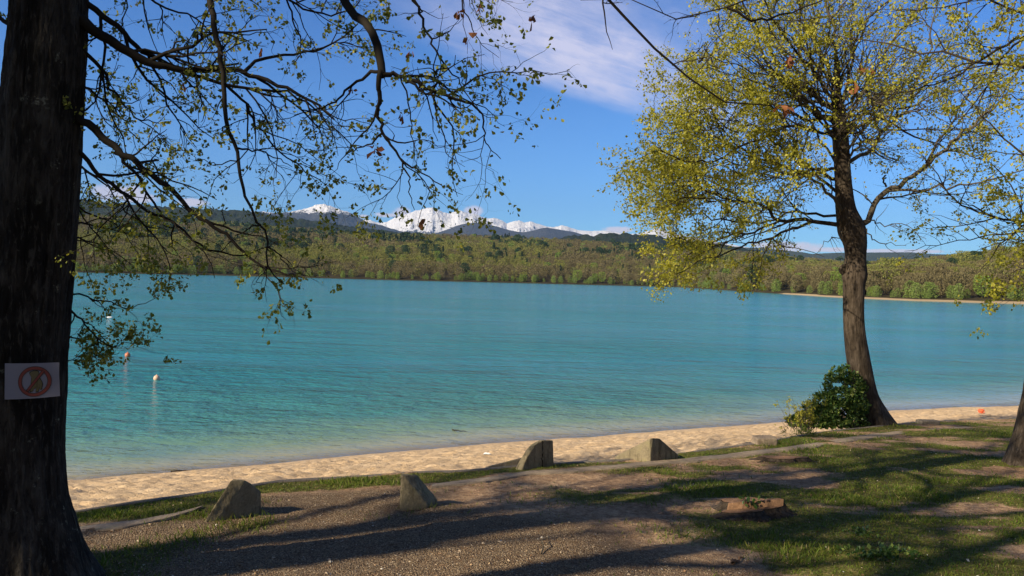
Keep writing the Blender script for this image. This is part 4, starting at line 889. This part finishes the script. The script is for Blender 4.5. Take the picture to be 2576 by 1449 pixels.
def bare_twigs():
    rng = np.random.default_rng(6)
    bare = [(4.5, .55, (30, 70), 7, .2, (0, 0, 0), None), (8, .22, (35, 75), 5, .22, (0, 0, 0), None), (10, .07, (35, 75), 4, .2, (0, 0, 0), (.22, .011, 2, False, .004, .6))]
    L = [(np.concatenate([[[-1.5, -2.5, 8.2], [-1.0, 0.5, 8.8], [0.0, 3.0, 8.2]], np.array([P(x, y, 4.6 + i * .05) for i, (x, y) in enumerate([(1500, -60), (1524, 0), (1574, 40), (1609, 80), (1639, 105), (1669, 145), (1709, 180), (1767, 225), (1832, 255), (1940, 260), (2030, 235)])])]), .045, .003, 34),
         (np.concatenate([[[-1.4, -2.5, 8.8], [0.5, 0.8, 9.0], [1.5, 3.4, 8.0]], np.array([P(x, y, 4.4) for x, y in [(1990, -70), (1910, -20), (1862, 0), (1807, 35), (1760, 50), (1717, 57), (1650, 30), (1580, 0), (1530, 10), (1460, 0)]])]), .032, .002, 34),
         (np.array([P(x, y, 4.4) for x, y in [(1830, 20), (1900, 50), (1960, 40), (2030, 20), (2100, -20)]]), .008, .003, 14),
         (np.array([P(x, y, 4.4) for x, y in [(1807, 35), (1810, 90), (1800, 110), (1805, 150)]]), .004, .001, 10)]
    ex_ = [(resample(a, k_, .008, rng), r0, r1, [(s[0], s[1], s[2], s[3], s[4], s[5], s[6]) for s in bare]) for a, r0, r1, k_ in L]
    generic_tree('ash_tree', -1.5, -2.6, 12, .2, 'almost bare tree with one knobbly budding branch reaching across the top of the sky', 33, 8, [(1.5, 1.2, (25, 60), 5, .15, (0, 0, 0), None)], (0, 0), ex_, 'leaf_near', .6)
bare_twigs()

# ------------------------------------------------------------------ undergrowth at the lake tree
def leaf_mound(rng, pts, n, size, wide, mm, name, parent=None, up=0.2):
    """leaves over a heap of ellipsoids: pts rows x,y,z,rx,rz"""
    q = np.array(pts); idx = rng.choice(len(q), n, p=(q[:, 3] ** 2) / (q[:, 3] ** 2).sum()); d = nrm(rng.normal(size=(n, 3))); rr = rng.uniform(0.55, 1.08, n)[:, None]
    p = q[idx, :3] + d * rr * np.stack([q[idx, 3], q[idx, 3], q[idx, 4]], -1)
    keep = (vnoise(p[:, 0] * 8, p[:, 1] * 8, p[:, 2] * 8, 3) > 0.44) & (p[:, 2] > G0 - GS * p[:, 1] - 0.05); p, d = p[keep], d[keep]; n = len(p)
    a = nrm(d * 0.8 + rng.normal(0, .6, (n, 3)) + [0, 0, up]); s = nrm(np.cross(a, rng.normal(size=(n, 3)))); L = (size * rng.uniform(.5, 1.3, n))[:, None]; nn = np.cross(a, s)
    V = np.stack([p, p + a * L * .5 + s * L * wide + nn * L * .12, p + a * L, p + a * L * .5 - s * L * wide + nn * L * .12], 1).reshape(-1, 3)
    return mesh(name, V, [np.arange(n * 4).reshape(-1, 4)], M[mm], parent, {'tint': np.repeat(rng.random(n), 4)}, False)
def undergrowth():
    rng = np.random.default_rng(12); d = TREE_D - 0.35; m = d / F
    def E(px, py, r, rz=None, dd=0): return (*P(px, py, d + dd), r * m, (rz or r) * m)
    b = G(2125, 1080); t = thing('ivy_bush', b, 'dark glossy ivy mound climbing the left side of the lakeside oak foot', 'bush')
    pts = [E(2140, 1040, 42), E(2100, 1040, 45, 38), E(2070, 1050, 36, 30), E(2122, 1000, 27), E(2148, 985, 22, 34), E(2116, 962, 16), E(2105, 945, 18), E(2150, 950, 16), E(2160, 1030, 28, 34, .1), E(2050, 1056, 32, 24), E(2160, 1060, 26, 18), E(2025, 1055, 26, 18), E(2165, 975, 14, 20), E(2003, 1062, 24, 14), E(2040, 1035, 20, 26), E(2075, 1010, 26, 30), E(2090, 985, 20, 24), E(2085, 955, 9, 16), E(2125, 930, 10, 12)]
    leaf_mound(rng, pts, 17000, .058, .42, 'leaf_ivy', 'foliage', t)
    a = Acc()
    st = np.array([[P(2125 + rng.uniform(-50, 30), 1078, d) + [0, 0, 0] for _ in range(1)][0] for _ in range(26)]); lines = []
    for s0 in st:
        dr = np.array([rng.uniform(-.5, .4), rng.uniform(-.3, .3), 1.0]); lines.append(resample([s0 + dr * f * rng.uniform(.5, 1.0) + rng.normal(0, .02, 3) for f in (0, .33, .66, 1)], 6))
    V, Fq = tubes(np.array(lines), np.full((len(lines), 6), .006), 4); a.add(V, [Fq], np.ones(len(V))); a.build('stem', M['twig'], t)
    # thin pale shrub to its left
    b = G(2000, 1078); t = thing('shrub', b, 'thin straggly pale green shrub left of the ivy mound', 'shrub')
    lines = []
    for _ in range(34):
        s0 = b + [rng.uniform(-.12, .45), rng.uniform(-.15, .15), -.02]; dr = np.array([rng.uniform(-.6, .4), rng.uniform(-.3, .3), 1.0]); ln = rng.uniform(.3, .75)
        lines.append(resample([s0 + dr * f * ln + [0, 0, -.1 * f * f] + rng.normal(0, .015, 3) for f in (0, .33, .66, 1)], 6))
    Pn = np.array(lines); Rn = np.tile(np.linspace(.005, .0015, 6), (len(lines), 1)); a = Acc(); V, Fq = tubes(Pn, Rn, 4); a.add(V, [Fq], np.ones(len(V)))
    Pc, Rc = grow(rng, Pn, Rn, 9, .2, (20, 50), 4, .15, (0, 0, .1)); V, Fq = tubes(Pc, Rc, 3); a.add(V, [Fq], np.ones(len(V))); a.build('stem', M['twig_grey'], t)
    f = Acc(); V, Fq, tn = leaves(rng, Pc, 3.0, .04, .1, .3, .2, False, 2, .012); f.add(V, [Fq], tn); f.build('foliage', M['leaf_spring'], t)
    # low weeds in the grass
    for (px, py, w, n, lb) in [(2215, 1395, .34, 900, 'low dark green clover like weed patch in the grass near the bottom right'), (2170, 1345, .17, 300, 'small pale weed clump above the dark weed patch'), (2010, 1092, .3, 700, 'bright green grass tuft below the straggly shrub')]:
        b = G(px, py); o = leaf_mound(rng, [(*(b + [dx, dy, .0]), w * .45, .05 if n < 700 or n > 800 else .09) for dx, dy in ((-w * .5, 0), (0, .05), (w * .4, -.03), (.05, -.1))], n, .035 if n != 700 else .09, .4 if n != 700 else .07, 'leaf_ivy' if n != 700 else 'grass', 'weed_clump' if n != 700 else 'grass_tuft')
        tag(o, lb, 'weeds' if n != 700 else 'grass')
undergrowth()

# ------------------------------------------------------------------ concrete blocks, stumps and stones
def hull_block(name, pts, label, cat, group=None, material='concrete', amp=.006, bev=.012, parent=None, cuts=5):
    bm = bmesh.new(); vs = [bm.verts.new(Vector(p)) for p in pts]; r = bmesh.ops.convex_hull(bm, input=vs)
    bmesh.ops.delete(bm, geom=list({g for g in r['geom_interior'] + r['geom_unused'] if isinstance(g, bmesh.types.BMVert)}), context='VERTS')
    bmesh.ops.dissolve_limit(bm, angle_limit=R(3), verts=bm.verts, edges=bm.edges)
    bmesh.ops.bevel(bm, geom=list(bm.edges), offset=bev, segments=2, profile=.6, affect='EDGES')
    bmesh.ops.triangulate(bm, faces=bm.faces)
    for _ in range(cuts):
        le = [e for e in bm.edges if e.calc_length() > .022]
        if not le: break
        bmesh.ops.subdivide_edges(bm, edges=le, cuts=1)
        bmesh.ops.triangulate(bm, faces=bm.faces)
    bm.normal_update()
    co = np.array([v.co for v in bm.verts]); n = np.array([v.normal for v in bm.verts])
    dsp = (fbm(co[:, 0] * 11, co[:, 1] * 11, co[:, 2] * 11, 4, 7) - .5) * 2 * amp + (fbm(co[:, 0] * 45, co[:, 1] * 45, co[:, 2] * 45, 2, 17) - .5) * amp
    for v, q, nn in zip(bm.verts, dsp, n): v.co += Vector(nn * q)
    me = D.meshes.new(name); bm.to_mesh(me); bm.free(); me.materials.append(M[material])
    for p in me.polygons: p.use_smooth = True
    o = D.objects.new(name, me); COL.objects.link(o)
    if parent is not None: o.parent = parent; o.matrix_parent_inverse = Matrix.Translation(-parent.location)
    else: tag(o, label, cat, group)
    return o
def prism(b, a, e, prof):
    """profile (s,z) along a, extruded by e, standing at b"""
    b, a, e = np.array(b), np.array([*a, 0.0]), np.array([*e, 0.0])
    return [b + a * s + np.array([0, 0, z]) + q * e for s, z in prof for q in (0, 1)]
M['dark'] = mat('dark', lambda t: pbsdf(t, (0.012, 0.010, 0.008), 1.0, None, 0.0))
def crack(parent, p0, p1, nrm_dir, w=.006):
    rng = np.random.default_rng(3); n = 14; ts = np.linspace(0, 1, n); p = np.array(p0)[None] * (1 - ts[:, None]) + np.array(p1)[None] * ts[:, None]; side = nrm(np.cross(np.array(p1) - np.array(p0), nrm_dir))
    p = p + side * rng.normal(0, .004, (n, 1)) + np.array(nrm_dir) * .002; ww = w * rng.uniform(.4, 1.1, (n, 1)); V = np.stack([p - side * ww, p + np.array(nrm_dir) * .003, p + side * ww], 1).reshape(-1, 3)
    mesh('crack', V, [grid_faces(n, 3)], M['dark'], parent)
def blocks():
    gp = 'slanted concrete blocks along the bank'
    dn = np.array([0, 0, -.09])
    def PB(rows): 
        out = []
        for x, y, d, foot in rows:
            q = P(x, y, d); out.append(q)
            if foot: out.append(q + dn)
        return out
    # 1: leaning wedge, slanted face to the left
    hull_block('concrete_block', PB([(548, 1311, 6.28, 1), (618, 1208, 6.47, 0), (631, 1215, 6.51, 0), (657, 1236, 6.60, 0), (658, 1296, 6.60, 1), (508, 1320, 6.20, 1), (581, 1207, 6.40, 0), (592, 1205, 6.48, 0), (585, 1290, 6.75, 1), (598, 1209, 6.62, 0), (635, 1284, 6.85, 1)]),
               'squat concrete wedge nearest the big trunk, its smooth slanted face turned left', 'concrete block', gp, amp=.004)
    # 2: small upright one, steep back to the right
    hull_block('concrete_block', PB([(1006, 1287, 6.83, 1), (1007, 1194, 6.90, 0), (1017, 1196, 6.89, 0), (1076, 1272, 6.90, 1), (1050, 1194, 7.02, 0), (1101, 1257, 7.12, 1), (1012, 1192, 7.05, 0), (1015, 1262, 7.25, 1), (1060, 1255, 7.25, 1)]),
               'small rough concrete block with straight left edge, standing alone in the gravel middle', 'concrete block', gp, amp=.009)
    # 3: curved fin with a crack
    b = G(1302, 1186, off=-.03); t = thing('concrete_block', b, 'tall cracked concrete fin curving down to the left, before the sand', 'concrete block', gp)
    fr = [(1312, 1184, 9.20, 1), (1322, 1158, 9.24, 0), (1338, 1130, 9.31, 0), (1350, 1116, 9.37, 0), (1366, 1107, 9.43, 0), (1391, 1107, 9.54, 0), (1393, 1176, 9.54, 1)]
    hull_block('body', PB(fr + [(x - 20 + k * 3, y + (4 if k < 2 else 0), d + .04, f) for k, (x, y, d, f) in enumerate(fr[:5])] + [(1385, 1168, 9.72, 1), (1386, 1108, 9.7, 0), (1362, 1109, 9.62, 0)]), '', '', parent=t, amp=.004)
    nd = np.array(nrm(np.array([.33, -.94, 0.0]))); crack(t, P(1364, 1108, 9.41), P(1365, 1174, 9.41), nd)
    # low tail of wall running left from it
    hull_block('wall_remnant', PB([(1325, 1172, 9.6, 1), (1325, 1148, 9.6, 0), (1262, 1164, 9.5, 0), (1225, 1175, 9.45, 1), (1325, 1148, 9.75, 0), (1262, 1163, 9.65, 0), (1220, 1175, 9.6, 1), (1325, 1168, 9.75, 1)]),
               'low sloping remnant of concrete wall running left from the cracked fin', 'wall remnant', None, 'kerb', .004)
    # 4: roof-like, lit left face and dark right face
    b = G(1640, 1165, off=-.03); t = thing('concrete_block', b, 'broad low concrete block shaped like a roof end, stained left face, right of the fin', 'concrete block', gp)
    hull_block('body', PB([(1546, 1163, 10.45, 1), (1546, 1149, 10.45, 0), (1591, 1126, 10.30, 0), (1634, 1104, 10.12, 0), (1636, 1161, 10.10, 1), (1642, 1102, 10.14, 0), (1659, 1103, 10.24, 0), (1678, 1119, 10.35, 0), (1706, 1144, 10.5, 0), (1706, 1152, 10.5, 1), (1560, 1155, 10.75, 1), (1640, 1103, 10.45, 0), (1655, 1104, 10.5, 0), (1690, 1150, 10.8, 1), (1560, 1145, 10.7, 0)]), '', '', parent=t, amp=.004, bev=.008)
    nd = np.array(nrm(np.array([.45, -.89, 0.0]))); crack(t, P(1659, 1106, 10.22), P(1660, 1150, 10.22), nd, .004)
    # small square stones in the bank
    for (px, py, w, h, dp, lb, nm) in [(1905, 1120, .33, .10, .3, 'pale squared stone lying at the edge of the sand, left of the ivy', 'squared_stone'), (2318, 1068, .42, .07, .25, 'dark flat slab at the edge of the sand, right of the lakeside oak', 'stone_slab')]:
        b = G(px, py); hull_block(nm, [b + np.array([x * w, y * dp + x * .05, z]) for x in (0, 1) for y in (0, 1) for z in (-.1, h)], lb, 'stone', None, 'path' if px < 2000 else 'kerb', .012, .02)
blocks()
def wood_mat(t):
    g = GP(t); n = t.noise(g, 18, 5, .6); c = t.noise(g, 70, 3, .6)
    return pbsdf(t, t.ramp(t.m('ADD', t.m('MULTIPLY', n, .6), t.m('MULTIPLY', c, .4)), [(.3, (.12, .07, .04)), (.55, (.26, .15, .085)), (.8, (.42, .26, .15))]), .85, t.bump(n, .5, .01), .15)
M['cut_wood'] = mat('cut_wood', wood_mat)
def stump(px, py, rx, ry, h, label, seed, step=0.0, tilt=0.0):
    rng = np.random.default_rng(seed); b = G(px, py); t = thing('tree_stump', b, label, 'tree stump', 'tree stumps in the grass'); n = 120; a = np.arange(n) * 2 * math.pi / n
    lob = 1 + .19 * np.sin(3 * a + seed) + .12 * np.sin(5 * a + 2) + .05 * np.sin(9 * a + 1) + .06 * (fbm(np.cos(a) * 4 + 9, np.sin(a) * 4 + 9, 0, 3, seed) - .5)
    ca, sa = np.cos(a), np.sin(a); V = []
    zs = [(-.14, 1.75), (-.01, 1.45), (.35, 1.12), (.8, 1.0), (1.0, .985)]
    def top(x, y): return h + tilt * x + np.where(y < -ry * .12, -step, 0)
    for f, s in zs:
        x, y = rx * lob * ca * s, ry * lob * sa * s; z = np.where(f < 0, f, f * top(x, y)); V.append(np.stack([x, y, z * (1 if f >= 0 else 1) + np.zeros(n) + (-GS * y)], -1))
    V = np.array(V).reshape(-1, 3) + b; k = np.arange(4)[:, None] * n; s = np.arange(n)[None]; s2 = (s + 1) % n
    mesh('bark', V, [np.stack([k + s, k + s2, k + n + s2, k + n + s], -1).reshape(-1, 4)], M['bark'], t, {'tint': np.clip(rng.random(len(V)), .2, 1)})
    W = [np.array([[0, 0, top(0, .001) + .004]])]
    for q in np.linspace(.08, .99, 12):
        x, y = rx * lob * ca * .985 * q, ry * lob * sa * .985 * q; W.append(np.stack([x, y, top(x, y) - GS * y + .004 + .008 * (fbm(x * 20, y * 20, 0, 3, 5) - .5)], -1))
    W = np.concatenate(W) + b; k = 1 + np.arange(11)[:, None] * n; Fq = np.stack([k + s, k + s2, k + n + s2, k + n + s], -1).reshape(-1, 4); Ft = np.stack([np.zeros(n, int), 1 + np.arange(n), 1 + (np.arange(n) + 1) % n], -1)
    mesh('cut_face', W, [Fq, Ft], M['cut_wood'], t)
    sh = []
    for _ in range(7 if step else 0):
        s0 = b + [rng.uniform(-.08, .1), rng.uniform(-ry * .5, -ry * .2), h - step]; sh.append(resample([s0, s0 + [rng.normal(0, .02), rng.normal(0, .02), .05], s0 + [rng.normal(0, .04), rng.normal(0, .03), .09]], 5))
    if sh:
        A_ = Acc(); V, Fq, tn = leaves(rng, np.array(sh), 4, .045, -.5, .3, 0, True, 1, .004); A_.add(V, [Fq], tn); A_.build('sprout', M['leaf_ivy'], t)
stump(1880, 1290, .25, .19, .10, 'split two level tree stump with sprouting shoots and reddish cut wood, nearer the camera', 2, .055, .10)
stump(1968, 1160, .285, .16, .05, 'low flat sawn stump with pale orange top beside the footpath', 7, 0, .03)

# ------------------------------------------------------------------ things on the lake and the ground
def simple(name, col, rough=.5, **kw): M[name] = mat(name, lambda t: pbsdf(t, col, rough, None, .4, **kw)); return M[name]
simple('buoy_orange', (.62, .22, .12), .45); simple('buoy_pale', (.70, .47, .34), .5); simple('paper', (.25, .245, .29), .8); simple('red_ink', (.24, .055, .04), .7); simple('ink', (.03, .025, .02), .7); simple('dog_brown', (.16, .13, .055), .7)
simple('white_plastic', (.75, .76, .76), .4); simple('toy_red', (.80, .16, .07), .5)
def lathe(prof, S=28):
    a = np.arange(S) * 2 * math.pi / S; V = np.array([[r * np.cos(a), r * np.sin(a), np.full(S, z)] for r, z in prof]).transpose(0, 2, 1).reshape(-1, 3); k = np.arange(len(prof) - 1)[:, None] * S; s = np.arange(S)[None]; s2 = (s + 1) % S
    return V, np.stack([k + s, k + s2, k + S + s2, k + S + s], -1).reshape(-1, 4)
def buoy(px, py, label, r, m):
    b = G(px, py, 0.0); t = thing('buoy', b, label, 'buoy', 'mooring buoys on the lake'); th = np.linspace(-math.pi / 2, math.pi / 2 - .12, 16)
    V, Fq = lathe([(r * math.cos(x) + 1e-4, r * .55 + r * 1.05 * math.sin(x)) for x in th]); mesh('float', V + b, [Fq], M[m], t)
    V, Fq = lathe([(r * .16, r * 1.5), (r * .17, r * 1.78), (r * .1, r * 1.86), (1e-4, r * 1.87)], 14); mesh('lifting_eye', V + b, [Fq], M[m], t)
buoy(321, 897, 'orange round buoy farther out, at the tip of the low leafy spray', .16, 'buoy_orange'); buoy(394, 956, 'pale pinkish buoy nearer the beach, alone on open water', .15, 'buoy_pale')
# small white boat-like float seen through the leaves
b = G(276, 800, 0.0); 
V, Fq = lathe([(1e-3, -.08), (.5, -.05), (.62, .1), (.6, .22), (.3, .34), (.08, .42), (1e-3, .43)], 24); V = V * [.6, .3, .45] + b
tag(mesh('white_float', V, [Fq], simple('white_hull', (.62, .66, .72), .5)), 'small white float far out, glimpsed through the low leafy spray', 'float')
def stick(name, pts, r, label, z=None, material='twig', cat='stick'):
    rng = np.random.default_rng(len(label)); q = resample(pts, 14, r * .4, rng); A_ = Acc(); Pn = q[None, :, :3]; Rn = np.linspace(r, r * .45, 14)[None]; V, Fq = tubes(Pn, Rn, 7); A_.add(V, [Fq], np.ones(len(V)))
    Pc, Rc = grow(rng, Pn, Rn, 3 / max(.2, np.linalg.norm(q[-1] - q[0])), np.linalg.norm(q[-1] - q[0]) * .3, (25, 50), 5, .2); V, Fq = tubes(Pc, Rc, 4); A_.add(V, [Fq], np.ones(len(V))); o = A_.build(name, M[material]); tag(o, label, cat); return o
def gp_(px, py, up=.012): g = G(px, py); g[2] = float(bank_z(g[0], g[1])) + up; return g
stick('floating_stick', [G(1138, 1081, 0.01), G(1150, 1083, .03), G(1172, 1085, .015)], .022, 'thin dark stick floating off the middle of the beach')
stick('driftwood', [G(430, 1186, 0.02), G(450, 1184, .03), G(478, 1183, .02)], .03, 'dark piece of driftwood awash at the waterline on the left', cat='driftwood')
stick('dead_twig', [gp_(1362, 1398), gp_(1366, 1388, .03), gp_(1362, 1380, .05), gp_(1372, 1368, .02)], .006, 'small pale forked twig lying on the bare soil at bottom centre', material='twig_grey', cat='twig')
stick('wood_chunk', [gp_(1844, 1410, .012), gp_(1856, 1402, .014), gp_(1868, 1396, .012)], .014, 'short chunk of pale wood in the grass below the split stump', material='cut_wood', cat='wood')
stick('dry_stalk', [gp_(2225, 1260, .25), gp_(2240, 1275, .14), gp_(2252, 1294, .0)], .0025, 'thin leaning dry stalk in the shade right of the stumps', material='twig_grey', cat='stalk')
def ground_beach(px, py):
    v = RMN @ np.array([(px - 1288) / F, -(py - 724.5) / F, -1.0]); ks = np.linspace(5, 60, 4000); x = v[0] / v[1] * ks; z = CAMZ + v[2] / v[1] * ks; bz = beach_z(x, ks); i = np.argmax((z < bz) & (ks > ye(x) + .3)); return np.array([x[i], ks[i], bz[i]])
b = ground_beach(1225, 1144); hull_block('plastic_scrap', [b + np.array(v) for v in [(-.11, 0, 0), (.10, .05, 0), (.11, -.03, .02), (-.05, .03, .05), (.03, -.02, .055), (-.09, -.05, .02), (.0, .07, .03)]], 'crumpled white plastic scrap on the sand behind the blocks', 'litter', None, 'white_plastic', .012, .006)
b = ground_beach(2468, 1039); t = thing('beach_toy', b, 'small orange red beach toy lying on the sand at the right', 'toy')
V, Fq = lathe([(1e-3, 0), (.07, 0), (.10, .12), (.095, .13), (.06, .01), (1e-3, .01)], 20); mesh('bucket', V + b + [.0, 0, .01], [Fq], M['toy_red'], t)
hp = resample([b + [-.10, 0, .13], b + [-.13, -.05, .05], b + [-.06, -.12, .02], b + [.06, -.10, .03], b + [.10, 0, .13]], 14); V, Fq = tubes(hp[None, :, :3], np.full((1, 14), .012), 6); mesh('handle', V, [Fq], M['toy_red'], t)

def notice():
    """prohibition notice pinned round the trunk"""
    dS = 4.5 - 0.222; rc = .42
    c = P(77, 958, dS); mm = dS / F; W, H = .292, .198; ax = nrm(np.array([1.0, 0.0, 0.0])); rot = R(2.0)
    upv = np.array([-math.sin(rot) * .0, 0, 1.0])
    def S_(u, v, lift=0.0):
        """sheet coordinates (m) -> bent surface"""
        u, v = np.asarray(u, float), np.asarray(v, float); uu = u * math.cos(rot) - v * math.sin(rot) * .3; vv = v + u * math.sin(R(3.2)) * 1.0
        th = uu / rc + R(6); x = rc * (np.sin(th) - math.sin(R(6))); y = rc * (1 - np.cos(th)) - .006; curl = .012 * np.clip((uu - .10) / .05, 0, 1) ** 2 * smst(vv, -.10, .06)
        return np.stack([c[0] + x - .0, c[1] + y - lift - curl, c[2] + vv], -1)
    t = thing('paper_notice', c, 'white paper no dogs notice fixed to the dark left trunk', 'sign')
    us = np.linspace(-W / 2, W / 2, 40); vs = np.linspace(-H / 2, H / 2, 24); U, Vv = np.meshgrid(us, vs, indexing='ij'); Vv = Vv * (1 - .06 * (U / W + .5)); f = grid_faces(40, 24)
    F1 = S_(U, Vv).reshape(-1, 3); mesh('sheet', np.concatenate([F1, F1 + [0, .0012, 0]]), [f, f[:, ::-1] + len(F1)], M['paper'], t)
    cx, cy = .022, -.004
    def ring(r0, r1, lift, m, name):
        a = np.linspace(0, 2 * math.pi, 65); U = cx + np.stack([r0 * np.cos(a), r1 * np.cos(a)], 1) * 1.03; V_ = cy + np.stack([r0 * np.sin(a), r1 * np.sin(a)], 1); mesh(name, S_(U, V_, lift).reshape(-1, 3), [grid_faces(65, 2)], M[m], t)
    ring(.0645, .0815, .0022, 'red_ink', 'ring'); ring(.0805, .0830, .0026, 'ink', 'ring_outline'); ring(.0628, .0652, .0026, 'ink', 'ring_outline')
    def poly(pts, lift, m, name):
        bm = bmesh.new(); vs = [bm.verts.new((x, 0, y)) for x, y in pts]; bm.faces.new(vs); bmesh.ops.triangulate(bm, faces=bm.faces); bmesh.ops.subdivide_edges(bm, edges=list(bm.edges), cuts=5, use_grid_fill=True)
        co = np.array([(v.co.x, v.co.z) for v in bm.verts]); w = S_(cx + co[:, 0], cy + co[:, 1], lift)
        for v, q in zip(bm.verts, w): v.co = Vector(q)
        me = D.meshes.new(name); bm.to_mesh(me); bm.free(); me.materials.append(M[m]); o = D.objects.new(name, me); COL.objects.link(o); o.parent = t; o.matrix_parent_inverse = Matrix.Translation(-t.location)
    s = 1 / 3720.0
    dog = [(620, 590), (612, 560), (640, 530), (690, 515), (750, 515), (785, 535), (790, 580), (775, 610), (800, 650), (825, 700), (850, 750), (862, 800), (850, 850), (845, 900), (815, 905), (820, 870), (800, 850), (795, 900), (780, 945), (730, 950), (745, 925), (770, 900), (765, 870), (730, 870),
           (700, 880), (690, 920), (640, 945), (625, 935), (660, 905), (668, 870), (690, 830), (675, 780), (655, 720), (652, 650), (660, 610), (640, 600)]
    pts = [((x - 707) * s, -(y - 735) * s) for x, y in dog]; poly([(x * 1.05, y * 1.04) for x, y in pts], .0015, 'ink', 'dog_outline'); poly([(x * .93 + .0006, y * .96) for x, y in pts], .0019, 'dog_brown', 'dog_figure')
    poly([((x - 707) * s, -(y - 735) * s) for x, y in [(545, 915), (600, 945), (905, 545), (850, 510)]], .0030, 'ink', 'slash_outline'); poly([((x - 707) * s, -(y - 735) * s) for x, y in [(560, 912), (598, 932), (890, 545), (855, 522)]], .0034, 'red_ink', 'slash')
notice()

# ------------------------------------------------------------------ grass, gravel and litter (nobody could count them)
def ground_cover():
    rng = np.random.default_rng(77)
    def pick(n, fn, y0=3.5, y1=18.5, pw=1.5):
        Y = y0 + (y1 - y0) * rng.random(n) ** pw; X = rng.uniform(-.80, .76, n) * Y; m = (Y < ye(X) - .11) & (rng.random(n) < fn(X, Y)) & (np.abs(Y - ypath(X)) > .13); return X[m], Y[m]
    X, Y = pick(420000, lambda x, y: grass_mask(x, y) ** 1.3); n = len(X); Z = bank_z(X, Y) - .004
    h = rng.uniform(.008, .030, n) * (1 + 1.2 * smst(fbm(X * 1.4, Y * 1.4, 0, 2, 5), .55, .7)); a = rng.uniform(0, 6.28, n); le = rng.normal(0, .45, (n, 2)) * h[:, None]; w = rng.uniform(.0015, .0032, n) * (1 + Y / 12)
    dx, dy = np.cos(a) * w, np.sin(a) * w
    V = np.stack([np.stack([X - dx, Y - dy, Z], -1), np.stack([X + dx, Y + dy, Z], -1), np.stack([X + le[:, 0] + dx * .2, Y + le[:, 1] + dy * .2, Z + h], -1), np.stack([X + le[:, 0] * .5 - dx * .7, Y + le[:, 1] * .5 - dy * .7, Z + h * .6], -1)], 1).reshape(-1, 3)
    tn = np.clip(rng.random(n) * .75 + .3 * (fbm(X * 1.1, Y * 1.1, 0, 3, 15) - .3) + (rng.random(n) < .06) * .5, 0, 1)
    tag(mesh('grass', V, [np.arange(n * 4).reshape(-1, 4)], M['grass'], None, {'tint': np.repeat(tn, 4)}, False), 'short patchy green grass on the bank', 'grass', None, 'stuff')
    # pebbles
    X, Y = pick(60000, lambda x, y: gravel_mask(x, y) * .9 + .03, 3.8, 12, 1.3); n = len(X); r = rng.uniform(.0025, .0065, n) * (1 + (rng.random(n) < .03) * 1.2)
    oc = np.array([(1, 0, 0), (0, 1, 0), (-1, 0, 0), (0, -1, 0), (0, 0, 1), (0, 0, -1)], float); Fo = np.array([(0, 1, 4), (1, 2, 4), (2, 3, 4), (3, 0, 4), (1, 0, 5), (2, 1, 5), (3, 2, 5), (0, 3, 5)])
    sc = r[:, None, None] * rng.uniform(.6, 1.4, (n, 6, 1)); V = oc[None] * sc; V[:, :, 2] *= .6; a = rng.uniform(0, 6.28, n); ca, sa = np.cos(a)[:, None], np.sin(a)[:, None]
    V = np.stack([V[:, :, 0] * ca - V[:, :, 1] * sa + X[:, None], V[:, :, 0] * sa + V[:, :, 1] * ca + Y[:, None], V[:, :, 2] + (bank_z(X, Y) + r * .2)[:, None]], -1)
    M['pebble'] = mat('pebble', lambda t: pbsdf(t, t.ramp(t.attr('tint'), [(0, (.16, .11, .065)), (.6, (.33, .24, .155)), (.95, (.50, .40, .29)), (1, (.64, .58, .48))]), .9, None, .15))
    tag(mesh('gravel', V.reshape(-1, 3), [(np.arange(n)[:, None, None] * 6 + Fo[None]).reshape(-1, 3)], M['pebble'], None, {'tint': np.repeat(rng.random(n), 6)}, False), 'loose brown gravel at the lower left of the bank', 'gravel', None, 'stuff')
    # dry leaf bits and daisies
    X, Y = pick(9000, lambda x, y: .25 + .5 * smst(x, 0, 3), 4, 17, 1.3); n = len(X); Pn = np.stack([X, Y, bank_z(X, Y) + .006], -1); d = nrm(rng.normal(size=(n, 3)) * [1, 1, .25]); s = nrm(np.cross(d, [0, 0, 1.0] + rng.normal(0, .3, (n, 3)))); L = rng.uniform(.008, .028, n)[:, None]
    V = np.stack([Pn, Pn + d * L * .5 + s * L * .3 + [0, 0, .004], Pn + d * L, Pn + d * L * .5 - s * L * .3], 1).reshape(-1, 3)
    M['litter'] = mat('litter', lambda t: pbsdf(t, t.ramp(t.attr('tint'), [(0, (.20, .10, .05)), (.7, (.42, .28, .16)), (.9, (.55, .47, .33)), (1, (.75, .74, .68))]), .8, None, .2))
    tag(mesh('leaf_litter', V, [np.arange(n * 4).reshape(-1, 4)], M['litter'], None, {'tint': np.repeat(rng.random(n), 4)}, False), 'scattered dry leaf bits and chips over the soil and grass', 'leaf litter', None, 'stuff')
ground_cover()

# ------------------------------------------------------------------ haze
def haze():
    x, y0, y1, z0, z1 = 19000, -200, 18500, -7.5, 1750
    V = np.array([(a, b, c) for a in (-x, x) for b in (y0, y1) for c in (z0, z1)], float); Fc = np.array([(0, 1, 3, 2), (4, 6, 7, 5), (0, 4, 5, 1), (2, 3, 7, 6), (0, 2, 6, 4), (1, 5, 7, 3)])
    m = D.materials.new('haze'); m.use_nodes = True; m.node_tree.nodes.clear(); out = m.node_tree.nodes.new('ShaderNodeOutputMaterial'); v = m.node_tree.nodes.new('ShaderNodeVolumePrincipled')
    v.inputs['Color'].default_value = (.34, .57, 1, 1); v.inputs['Density'].default_value = 3.6e-5; v.inputs['Anisotropy'].default_value = 0.0; m.node_tree.links.new(v.outputs[0], out.inputs['Volume'])
    o = mesh('haze', V, [Fc], m, None, None, False); tag(o, 'pale blue distance haze in front of the mountains', 'haze', None, 'stuff')
haze()
